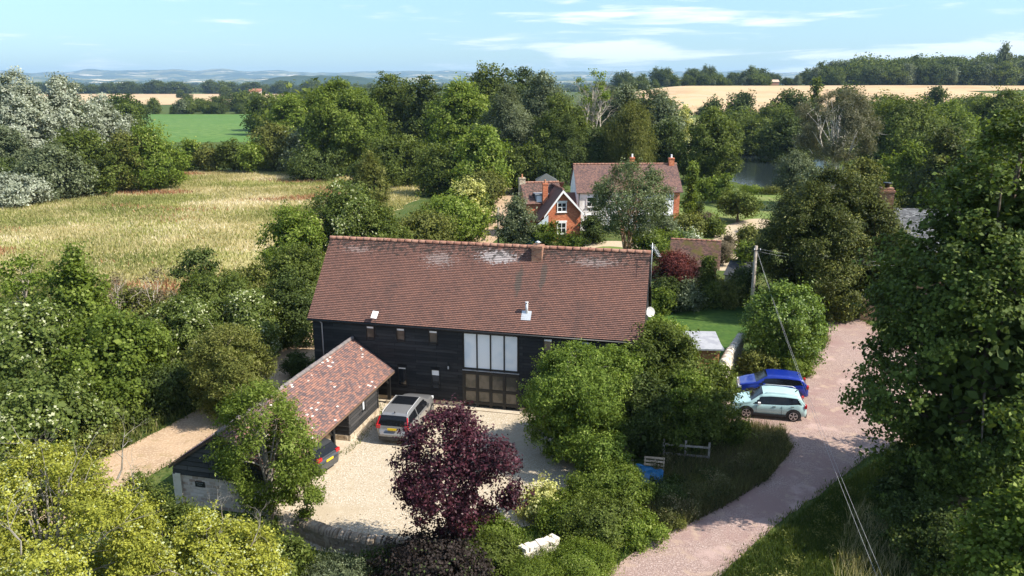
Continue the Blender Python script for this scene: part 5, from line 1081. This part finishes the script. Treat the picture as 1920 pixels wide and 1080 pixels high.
# ---------------------------------------------------------------- stone wall beside the shed
def rubble_wall(name, label, pts, h, w, seed, st=.3, colm=None, cope=True, label2=None, off=0):
    """low wall of individual stones in courses"""
    rng_ = random.Random(seed); t = thing(name, label, 'wall', (pts[0].x, pts[0].y, 0), 0); o = pts[0]; mb = MB(); cp = MB()
    for a, b in zip(pts, pts[1:]):
        d = (b-a); L = d.length; d.normalize(); n = Vector((-d.y, d.x, 0)); z = 0
        hs = h
        core = MB()
        while z < hs-.02:
            ch = rng_.uniform(.10, .2); s = -rng_.uniform(0, .2)
            while s < L:
                sl_ = rng_.uniform(.18, .5)*(1 if cope else .6); c = a+d*(s+sl_/2)-o+n*rng_.uniform(-.02, .02)
                M = Matrix.Translation((c.x, c.y, z+ch/2)) @ Matrix((d, n, Vector((0, 0, 1)))).transposed().to_4x4() @ Matrix.Rotation(rng_.uniform(-.06, .06), 4, 'Y') @ Matrix.Rotation(0 if cope else rng_.uniform(-.3, .3), 4, 'Z')
                mb.box((-sl_/2+.008, -w/2+rng_.uniform(0, .07), -ch/2+.006), (sl_/2-.008, w/2-rng_.uniform(0, .07), ch/2-.004+(rng_.uniform(-.05, .1) if z+ch > hs-.1 and not cope else 0)), M); s += sl_*(rng_.uniform(1, 1.15) if not cope else 1)
            z += ch
        if cope:
            s = 0
            while s < L:
                sl_ = rng_.uniform(.08, .15); c = a+d*(s+sl_/2)-o
                M = Matrix.Translation((c.x, c.y, z)) @ Matrix((d, n, Vector((0, 0, 1)))).transposed().to_4x4() @ Matrix.Rotation(rng_.uniform(-.15, .15), 4, 'Y')
                r_ = w*.55*rng_.uniform(.85, 1.1); prof = [(math.cos(k*PI/6)*r_, math.sin(k*PI/6)*r_*.9) for k in range(7)]
                A = [M @ Vector((-sl_/2+.01, p, q)) for p, q in prof]; B = [M @ Vector((sl_/2-.01, p, q)) for p, q in prof]
                cp.face(A); cp.face(B[::-1])
                for k in range(6): cp.face([A[k], B[k], B[k+1], A[k+1]])
                s += sl_+.012
    mb.build('stonework', colm or m_stone, t)
    if cope: cp.build('coping', colm or m_stone, t)
    return t
m_stone_pale = mat('pale_limestone', (.66, .58, .47), .9, .15, noise=[(3, (.76, .69, .58), .45, .6), (7, (.5, .42, .32), .56, .66)], bump=(8, .6, .04))
rubble_wall('stone_wall', 'tall sunlit pale stone wall with upright coping stones behind the two hatchbacks', [Vector((13.3, 47.0, 0)), Vector((14.3, 49.2, 0)), Vector((16.0, 52.6, 0))], 1.35, .5, 3, colm=m_stone_pale)
rubble_wall('dry_stone_wall', 'low dry stone wall with rounded top stones along the near edge of the courtyard', [G(560, 1000), G(620, 1024), G(700, 1040), G(790, 1052)], .62, .5, 4, colm=mat('brown_stone', (.28, .22, .16), .95, .1, noise=[(3, (.38, .31, .24), .45, .6)], bump=(6, .8, .06)))
rubble_wall('white_stone_wall', 'patch of sunlit white limestone wall showing through the hedge at the bottom edge', [Vector((.55, 27.35, 0)), Vector((1.2, 27.8, 0)), Vector((1.75, 28.3, 0))], .8, .5, 5, colm=mat('white_limestone', (.72, .66, .57), .9, .15, noise=[(4, (.55, .46, .36), .5, .62)], bump=(8, .7, .05)), cope=False)
# ---------------------------------------------------------------- house behind the yew
ch = thing('slate_roofed_cottage', 'cottage mostly hidden behind the yew, showing a tall brick chimney and grey slate roof', 'house', (29.9, 63, 0), R(-12))
MB().box((.2, .6, 0), (8, 6.2, 6)).build('wall', m_brick_old, ch); rf = MB(); roof_slope(rf, (.6, -.1, 5.4), (1, 0, 0), (0, 3.2, 3.0), 8, 4.3, seed=2); slab(rf, [(.6, 6.7, 5.4), (8.6, 6.7, 5.4), (8.6, 3.15, 8.42), (.6, 3.15, 8.42)]); rf.build('roof', m_slate, ch)
c_ = MB().box((-.55, -.6, 5), (.5, .3, 10.15)).box((-.62, -.67, 10.151), (.57, .37, 10.3)).box((-.5, -.55, 10.301), (.45, .25, 10.5)); cc = c_.build('chimney', m_brick_old, ch); MB().tube([(0, -.1, 10.5), (0, -.1, 10.8), (0, -.1, 10.82), (0, -.1, 10.9)], [.2, .2, .33, .3], 12).build('cowl', m_black, cc)
# gate and brick piers
pr1 = thing('gate_pier', 'salmon brick gate pier at the end of the pink drive', 'gate pier', (28.45, 61.3, 0), R(-20)); MB().box((-.25, -.25, 0), (.25, .25, 1.75)).box((-.3, -.3, 1.751), (.3, .3, 1.83)).build('brickwork', m_brick_pink, pr1); MB().box((.26, -.1, 0), (1.5, .1, 1.2)).build('side_wall', m_brick_pink, pr1)
gtg = thing('iron_gate', 'black wrought iron gate standing under the yew at the end of the drive', 'gate', (25.7, 62.1, 0), R(-16)); m = MB()
for z in (.12, .95, 1.5): m.box((0, -.02, z), (2.5, .02, z+.05))
for i in range(26): x_ = .02+i*.098; m.tube([(x_, 0, .1), (x_, 0, 1.55+.1*math.sin(i/25*PI))], .012, 5)
m.build('railings', m_black, gtg); MB().box((-.08, -.05, 0), (-.01, .05, 1.7)).box((2.51, -.05, 0), (2.57, .05, 1.7)).build('gate_post', m_black, gtg)
# ---------------------------------------------------------------- telegraph poles and wires
tp = thing('telegraph_pole', 'weathered wooden telegraph pole in front of the huge yew', 'telegraph pole', (18.92, 60, 0), 0)
MB().tube([(0, 0, 0), (0, 0, 3), (0, 0, 6.35)], [.17, .15, .12], 12).build('pole', m_greywood, tp)
br = MB().beam((-.2, -.1, 6.0), (.35, -.1, 6.0), .06, .06); br.tube([(-.28, -.12, 5.7), (-.4, -.14, 5.85), (-.28, -.15, 6.0)], .015, 4); br.build('bracket', m_black, tp)
for a in (-.15, .3): MB().tube([(a, -.1, 6.03), (a, -.1, 6.15)], [.04, .025], 8).build('insulator', m_white, tp)
tp2 = thing('telegraph_pole', 'thin grey pole standing beside the far lane, just above the barn ridge', 'pole', (-1.6, 91, 0), 0); MB().tube([(0, 0, 0), (0, 0, 4.6)], [.13, .1], 10).build('pole', m_greywood, tp2)
def wire(label, a, b, sag, r=.012, group=None):
    a, b = Vector(a), Vector(b); pts = [a.lerp(b, t/24)-Vector((0, 0, sag*4*(t/24)*(1-t/24))) for t in range(25)]
    return props(MB().tube(pts, r, 4).build('overhead_wire', mat('wire_grey', (.45, .44, .42), .6)), label, 'wire', group)
wire('upper wire from the telegraph pole across the yew to the right', (18.95, 59.9, 6.15), (33, 60, 5.2), .45, .008)
wire('lower wire from the telegraph pole across the yew to the right', (18.95, 59.9, 5.95), (33, 60, 4.9), .5, .008)
e1 = at(1662, 1125, 22); e2 = at(1676, 1130, 22)
wire('left one of two wires crossing the pink drive to the lower right corner', (18.9, 59.8, 6.1), tuple(e1), .5, .0055)
wire('right one of two wires crossing the pink drive to the lower right corner', (18.98, 59.8, 5.95), tuple(e2), .55, .0055)
tp3 = thing('wire_post', 'short wooden post at the lower right that carries the two wires', 'post', (e1.x+.05, e1.y-.05, 0), 0); MB().tube([(0, 0, 0), (0, 0, e1.z+.15)], [.11, .09], 10).build('pole', m_greywood, tp3); MB().beam((-.15, .02, e1.z), (.35, .02, e1.z), .05, .05).build('bracket', m_black, tp3)
# ---------------------------------------------------------------- garden things
dm_ = thing('garden_dome', 'teal round covered barbecue dome between the silvery bush and the brick cottage', 'garden cover', (1.95, 88, 0), 0); m = MB()
prof = [(.95, .05), (.98, .6), (.85, 1.2), (.55, 1.7), (.2, 1.95), (.02, 2.0)]
for i in range(5):
    for k in range(16):
        a, b = k*PI/8, (k+1)*PI/8; (r0, z0), (r1, z1) = prof[i], prof[i+1]; m.face([(r0*math.cos(a), r0*math.sin(a), z0), (r0*math.cos(b), r0*math.sin(b), z0), (r1*math.cos(b), r1*math.sin(b), z1), (r1*math.cos(a), r1*math.sin(a), z1)], smooth=True)
m.build('cover', mat('teal_cover', (.03, .13, .16), .5), dm_)
tb = thing('garden_table', 'dark garden table with chairs at the right end of the white house', 'garden furniture', (22.9, 104, 0), .2); MB().box((-.8, -.5, .7), (.8, .5, .75)).build('table_top', m_black, tb)
for a in (-.7, .7):
    for b in (-.4, .4): MB().box((a-.03, b-.03, 0), (a+.03, b+.03, .699)).build('leg', m_black, tb)
for a in (-.4, .4): q = MB().box((a-.22, .7, .42), (a+.22, 1.1, .46)).box((a-.22, 1.06, .461), (a+.22, 1.1, .9)); q.box((a-.2, .72, 0), (a-.17, .75, .419)).box((a+.17, .72, 0), (a+.2, .75, .419)); q.build('chair', m_black, tb)
# pallets, rails and tarpaulin in the thicket
pl = thing('pallet', 'grey slatted pallet propped beside the blue tarpaulin under the thorn tree', 'pallet', (6.95, 35.2, .25), R(-12)); pl.rotation_euler = (R(24), 0, R(-12)); m = MB()
for i in range(6): m.box((-.5, -.6+i*.22, .12), (.5, -.47+i*.22, .14))
for x_ in (-.48, 0, .43): m.box((x_, -.6, 0), (x_+.06, .63, .119))
m.build('slats', m_pale_wood, pl)
fe = thing('rail_fence', 'broken two-rail wooden fence in the shade under the thorn tree', 'fence', (7.7, 36.6, 0), R(-12)); MB().box((0, -.02, .85), (2.2, .02, .95)).box((0, -.02, .35), (2.2, .02, .45)).build('rail', m_greywood, fe)
for x_ in (-.08, 1.0, 2.15): MB().box((x_, .021, 0), (x_+.1, .12, 1.15)).build('post', m_greywood, fe)
ta = thing('tarpaulin', 'crumpled bright blue tarpaulin beside the hedge under the thorn tree', 'tarpaulin', (6.35, 33.5, 0), R(-15)); m = MB(); g = []
for i in range(15):
    row_ = []
    for j in range(13):
        u, v = i/14, j/12; x_ = (u-.5)*1.35; y_ = -.5+v*1.3; z_ = .95*float(sstep(0, .45, v))*(1-.25*u)+.07*mn.noise(Vector((u*5, v*4, 2)))+.05*math.sin(u*17+v*5)*.5; row_.append(Vector((x_, y_, max(.03, z_))))
    g.append(row_)
for i in range(14):
    for j in range(12): m.face([g[i][j], g[i+1][j], g[i+1][j+1], g[i][j+1]], smooth=False)
m.build('sheeting', mat('blue_plastic', (.01, .10, .22), .4, .5), ta)
# far farm houses
def far_house(x, y, w, d, h, wm, rm_, label, rz=0):
    t = thing('farm_house', label, 'house', (x, y, tz(x, y)), rz); MB().box((-w/2, -d/2, 0), (w/2, d/2, h)).build('wall', wm, t); m = MB(); slab(m, [(-w/2-.4, -d/2-.4, h), (w/2+.4, -d/2-.4, h), (w/2+.4, 0, h+d*.42), (-w/2-.4, 0, h+d*.42)], .3); slab(m, [(-w/2-.4, d/2+.4, h), (w/2+.4, d/2+.4, h), (w/2+.4, 0, h+d*.42), (-w/2-.4, 0, h+d*.42)], .3); m.build('roof', rm_, t)
mr_ = mat('far_red_roof', (.30, .12, .07), .9); mwf = mat('far_pale_wall', (.6, .48, .4), .9)
far_house(214, 740, 9, 5, 3, mwf, mr_, 'leftmost far red-roofed farm building behind the right straw field', .2)
far_house(224, 745, 9, 5, 3.4, mat('far_brick', (.34, .14, .09), .9), mr_, 'middle far red-roofed farm house behind the right straw field', -.1)
far_house(238, 742, 8, 5, 3, mat('far_brick2', (.36, .18, .12), .9), mat('far_pale_roof', (.5, .36, .26), .9), 'far farm building with a paler roof right of the red-roofed ones', .1)
far_house(-408, 1290, 16, 9, 6, mwf, mr_, 'pale far farmhouse among trees left of the central wood', .1)
far_house(-470, 1500, 16, 9, 6, mwf, mr_, 'pale far house beyond the left straw field', .3)
# ================================================================== cars
m_tyre = mat('tyre_rubber', (.018, .018, .018), .8, .2); m_alloy = mat('alloy', (.55, .55, .56), .3, .5, .8); m_lens = mat('clear_lens', (.7, .72, .74), .08, .8); m_redlens = mat('red_lens', (.45, .01, .015), .15, .7)
m_carglass = mat('car_glass', (.008, .009, .011), .08, .35); m_plastic = mat('black_trim', (.025, .025, .026), .55, .4); m_yplate = mat('yellow_plate', (.72, .5, .02), .5); m_wplate = mat('white_plate', (.7, .7, .66), .5)
def car(name, label, loc, rz, paint, L=4.0, Wd=1.74, kind='hatch', cladding=False, rails=False, sunroof=False, H=1.5, front_blocked=False):
    t = thing(name, label, 'car', loc, rz); hw = Wd/2
    I = np.interp
    if kind == 'hatch':
        tx = [0, .03, .12, .5, .88, 1.05, 1.62, 2.1, 2.9, L-.62, L-.38, L-.12, L-.03, L]; tzv = [.52, .66, .78, .90, .98, 1.04, H-.07, H-.005, H-.01, H-.08, H-.16, 1.0, .86, .6]
        ws, rs = (1.0, 1.68), (L-.42, L-.10)
    else:
        tx = [0, .03, .12, .5, 1.1, 1.32, 1.95, 2.5, 3.6, L-.55, L-.3, L-.1, L-.03, L]; tzv = [.6, .85, 1.0, 1.1, 1.17, 1.22, H-.06, H, H-.01, H-.06, H-.14, 1.12, .95, .6]
        ws, rs = (1.26, 2.0), (L-.36, L-.08)
    bx_ = [0, .5, 1.0, 2, 3, L-.5, L]; bz = [.5, .72, .86, .90, .94, 1.02, .9] if kind == 'hatch' else [.6, .88, 1.02, 1.06, 1.1, 1.18, 1.05]
    wx = [0, .06, .2, .6, 1.2, L-1, L-.4, L-.12, L-.03, L]; wv = [.72, .82, .90, .97, 1, 1, .97, .90, .84, .74]
    zb = .26 if kind == 'hatch' else .32
    xs = np.unique(np.concatenate([np.linspace(0, .12, 4), np.linspace(.12, L-.12, 60), np.linspace(L-.12, L, 4)]))
    def ring(x):
        top = float(I(x, tx, tzv)); b = min(float(I(x, bx_, bz)), top-.02); w = hw*float(I(x, wx, wv)); gh = top-b
        taper = min(1, gh/.5); wr = w*(1-.24*taper)
        pts = [(0, zb), (w*.86, zb), (w*.955, zb+.07), (w*.985, (zb+b)*.5-.04), (w*1.0, (zb+b)*.5+.08), (w*.975, b-.05), (w*.95, b)]
        for s in (.2, .4, .6, .8): pts.append((w*.945+(wr-w*.945)*s, b+gh*.90*s*(1-.0*s)))
        pts += [(wr*.955, b+gh*.955), (wr*.84, b+gh*.985), (wr*.45, top-.003), (0, top)]
        return pts
    rings = [ring(x) for x in xs]; n = len(rings[0]); body, scr, rear = MB(), MB(), MB(); rf_ = MB(); sides = {}
    cab0, cab1 = ws[0]+.12, rs[0]+.02; mid = (ws[1]+rs[0])/2+.05
    for i in range(len(xs)-1):
        xm = (xs[i]+xs[i+1])/2
        for k in range(n-1):
            tgt = body
            top_m = float(I(xm, tx, tzv)); b_m = float(I(xm, bx_, bz))
            if 6 <= k <= 10 and cab0+.02 < xm < cab1+.12 and abs(xm-mid) > .022 and top_m-b_m > .17:
                # the side glass narrows towards the screen pillars
                u = (k-6)/4; lo = cab0+.02+u*(ws[1]-cab0)*.85; hi = cab1+.10-u*.26
                if lo < xm < hi and k < 10: tgt = 'side'
            elif k >= 11 and ws[0]+.03 < xm < ws[1]-.02: tgt = scr
            elif k >= 11 and rs[0]+.03 < xm < rs[1]: tgt = rear
            elif sunroof and k >= 12 and 2.15 < xm < 3.35: tgt = rf_
            side_ = tgt == 'side'
            for sg in (1, -1):
                if side_: side = tgt = sides.setdefault((sg, xm < mid), MB())
                else: side = None
                a, b, c, d = rings[i][k], rings[i+1][k], rings[i+1][k+1], rings[i][k+1]
                off = -.012 if tgt in (side, scr, rear) else (.006 if tgt is rf_ else 0)
                P = [(xs[i], sg*a[0]+sg*(off if tgt is side else 0), a[1]+(off if tgt is not side else 0)), (xs[i+1], sg*b[0]+sg*(off if tgt is side else 0), b[1]+(off if tgt is not side else 0)), (xs[i+1], sg*c[0]+sg*(off if tgt is side else 0), c[1]+(off if tgt is not side else 0)), (xs[i], sg*d[0]+sg*(off if tgt is side else 0), d[1]+(off if tgt is not side else 0))]
                if sg < 0: P = P[::-1]
                tgt.face(P, smooth=True)
    for i, fl_ in ((0, 0), (len(xs)-1, 1)):
        P = [(xs[i], p[0], p[1]) for p in rings[i]]+[(xs[i], -p[0], p[1]) for p in rings[i][::-1][1:-1]]
        body.face(P if fl_ else P[::-1])
    bo = body.build('body', paint, t); [q.build('side_window', m_carglass, t) for q in sides.values()]; scr.build('windscreen', m_carglass, t); rear.build('rear_window', m_carglass, t)
    if sunroof: rf_.build('sunroof', m_carglass, t)
    # wheels and arches
    wr = .325 if kind == 'hatch' else .38; wb0 = .82 if kind == 'hatch' else .93; wb1 = L-.72 if kind == 'hatch' else L-1.03
    for wxp in (wb0, wb1):
        for sg in (1, -1):
            a = MB(); y0 = sg*(hw*.99); N_ = 20; outer = []
            am = MB(); r1, r0 = wr+.10, wr+.02
            P1 = [(wxp+math.cos(q*2*PI/N_)*(r1 if cladding else r0+.03), y0+sg*.006, max(zb-.02, wr+math.sin(q*2*PI/N_)*(r1 if cladding else r0+.03))) for q in range(N_)]
            am.face(P1 if sg < 0 else P1[::-1]); am.face([(p[0], p[1]-sg*.05, p[2]) for p in P1]); 
            for q in range(N_): A, B = P1[q], P1[(q+1) % N_]; am.face([A, B, (B[0], B[1]-sg*.05, B[2]), (A[0], A[1]-sg*.05, A[2])])
            am.build('wheel_arch', m_plastic, t)
            wh_ = thing('wheel', None, None, (wxp, 0, wr)); wh_.parent = t; ty = MB(); ty.tube([(0, y0-sg*.18, 0), (0, y0-sg*.16, 0), (0, y0+sg*.0, 0), (0, y0+sg*.022, 0)], [wr*.9, wr, wr, wr*.9], 24); ty.build('tyre', m_tyre, wh_)
            ri = MB(); ri.tube([(0, y0+sg*.018, 0), (0, y0+sg*.026, 0)], [wr*.16, wr*.14], 10)
            for q in range(5):
                an = q*2*PI/5+.3
                for da in (-.12, .12): p0 = Vector((math.cos(an)*wr*.1, y0+sg*.03, math.sin(an)*wr*.1)); p1 = Vector((math.cos(an+da)*wr*.68, y0+sg*.03, math.sin(an+da)*wr*.68)); ri.beam(p0, p1, wr*.10, .012, up=Vector((0, 1, 0)))
            NN = 24
            for q in range(NN):
                a0, a1_ = q*2*PI/NN, (q+1)*2*PI/NN; ri.face([(math.cos(a0)*wr*.64, y0+sg*.028, math.sin(a0)*wr*.64), (math.cos(a1_)*wr*.64, y0+sg*.028, math.sin(a1_)*wr*.64), (math.cos(a1_)*wr*.72, y0+sg*.026, math.sin(a1_)*wr*.72), (math.cos(a0)*wr*.72, y0+sg*.026, math.sin(a0)*wr*.72)])
            ri.build('rim', m_alloy, wh_)
    sk = .985
    if cladding or kind == 'suv':
        for sg in (1, -1): y = sg*hw*.985; MB().box((wb0+wr+.1, min(y, y+sg*.02), zb-.02), (wb1-wr-.1, max(y, y+sg*.02), zb+.10)).build('sill_trim', m_plastic, t)
        MB().box((L-.10, -hw*.78, zb-.03), (L+.012, hw*.78, zb+.17)).build('rear_bumper', m_plastic, t)
    for sg in (1, -1):
        y = sg*hw
        # mirrors, lamps
        mx_ = ws[0]+.42; zz = float(I(mx_, bx_, bz)); MB().box((mx_, min(y*.97, y*1.13), zz+.01), (mx_+.14, max(y*.97, y*1.13), zz+.15)).build('wing_mirror', paint if not cladding else m_white, t)
        MB().box((.035, min(y*.5, y*.83), .60 if kind == 'hatch' else .78), (.2, max(y*.5, y*.83), .72 if kind == 'hatch' else .92)).build('headlight', m_lens, t)
        if kind == 'hatch': MB().box((L-.16, min(y*.60, y*.925), .80), (L-.02, max(y*.60, y*.925), .97)).build('tail_light', m_redlens, t)
        else:
            a = MB().box((L-.14, min(y*.70, y*.93), .92), (L-.025, max(y*.70, y*.93), 1.12)); a.beam((L-.08, y*.88, 1.1), (L-.32, y*.78, H-.18), .06, .07); a.build('tail_light', m_redlens, t)
        if rails: MB().tube([(ws[1]+.1, y*.70, H-.05), (ws[1]+.25, y*.71, H+.03), (rs[0]-.3, y*.71, H+.02), (rs[0]-.1, y*.70, H-.07)], .018, 6).build('roof_rail', m_galv, t)
        for hx in (mid-.42, mid+.55 if kind == 'hatch' else mid+.9):
            zz = float(I(hx, bx_, bz))-.11; MB().box((hx-.09, min(y*.985, y*1.012), zz), (hx+.09, max(y*.985, y*1.012), zz+.03)).build('door_handle', m_plastic if cladding else paint, t)
        ds = MB()
        for sx in (mid, ws[0]+.35): ds.box((sx-.006, min(y*.9, y*1.004), zb+.1), (sx+.006, max(y*.9, y*1.004), float(I(sx, bx_, bz))-.06))
        ds.build('door_seam', m_plastic, t)
    MB().box((L-.012, -.26, .62 if kind == 'hatch' else .86), (L+.012, .26, .73 if kind == 'hatch' else .97)).build('number_plate', m_yplate, t)
    MB().box((-.012, -.26, .36), (.01, .26, .47)).build('number_plate', m_wplate, t)
    MB().box((-.006, -hw*.5, .5), (.012, hw*.5, .62)).build('grille', m_plastic, t)
    MB().beam((rs[0]-.2, 0, H-.06), (rs[0]-.08, 0, H+.05), .03, .05).build('roof_aerial', m_plastic, t)
    return t
def paintm(n, c, met=.0): return mat(n, c, .28, .5, met, coat=.8)
car('parked_hatchback', 'pale mint green hatchback with black wheel arches parked on the pink drive', (12.75, 42.85, .012), R(-12.5), paintm('mint_paint', (.44, .64, .63)), cladding=True, rails=True, L=4.1, Wd=1.75, H=1.54)
car('parked_hatchback', 'deep blue hatchback parked behind the pale mint one', (13.9, 45.75, .012), R(-12), paintm('blue_paint', (.008, .03, .30), .25), L=4.1, Wd=1.75, H=1.48)
suv = car('parked_suv', 'silver estate-type four-wheel-drive parked beside the cart shed, half behind the purple tree', (-5.35, 43.1, .012), R(-101), paintm('silver_paint', (.22, .217, .213), .3), kind='suv', L=4.95, Wd=1.93, H=1.68, rails=True, sunroof=True)
car('parked_hatchback', 'dark grey hatchback backed out of the cart shed bay', (-12.7, 37.2, .012), R(-26), paintm('graphite_paint', (.055, .058, .062), .1), L=4.2, Wd=1.77, H=1.42)
car('parked_hatchback', 'dark car roof just showing beyond the barn ridge on the front path', (7.0, 82.5, .012), R(160), paintm('black_car_paint', (.03, .032, .04)), L=4.0, Wd=1.75, H=1.5)

# ---------------------------------------------------------------- the air
hz = bpy.data.materials.new('air'); hz.use_nodes = True; t_ = hz.node_tree; t_.nodes.clear(); o_ = nd(t_, 'ShaderNodeOutputMaterial')
pv = nd(t_, 'ShaderNodeVolumePrincipled', inp={'Density': .00007}); pv.inputs['Color'].default_value = (.50, .74, 1.0, 1); pv.inputs['Anisotropy'].default_value = .1
t_.links.new(pv.outputs[0], o_.inputs['Volume'])
hb = MB().box((-17000, -200, -1), (17000, 17000, 330)).build('haze', hz); props(hb, kind='stuff')
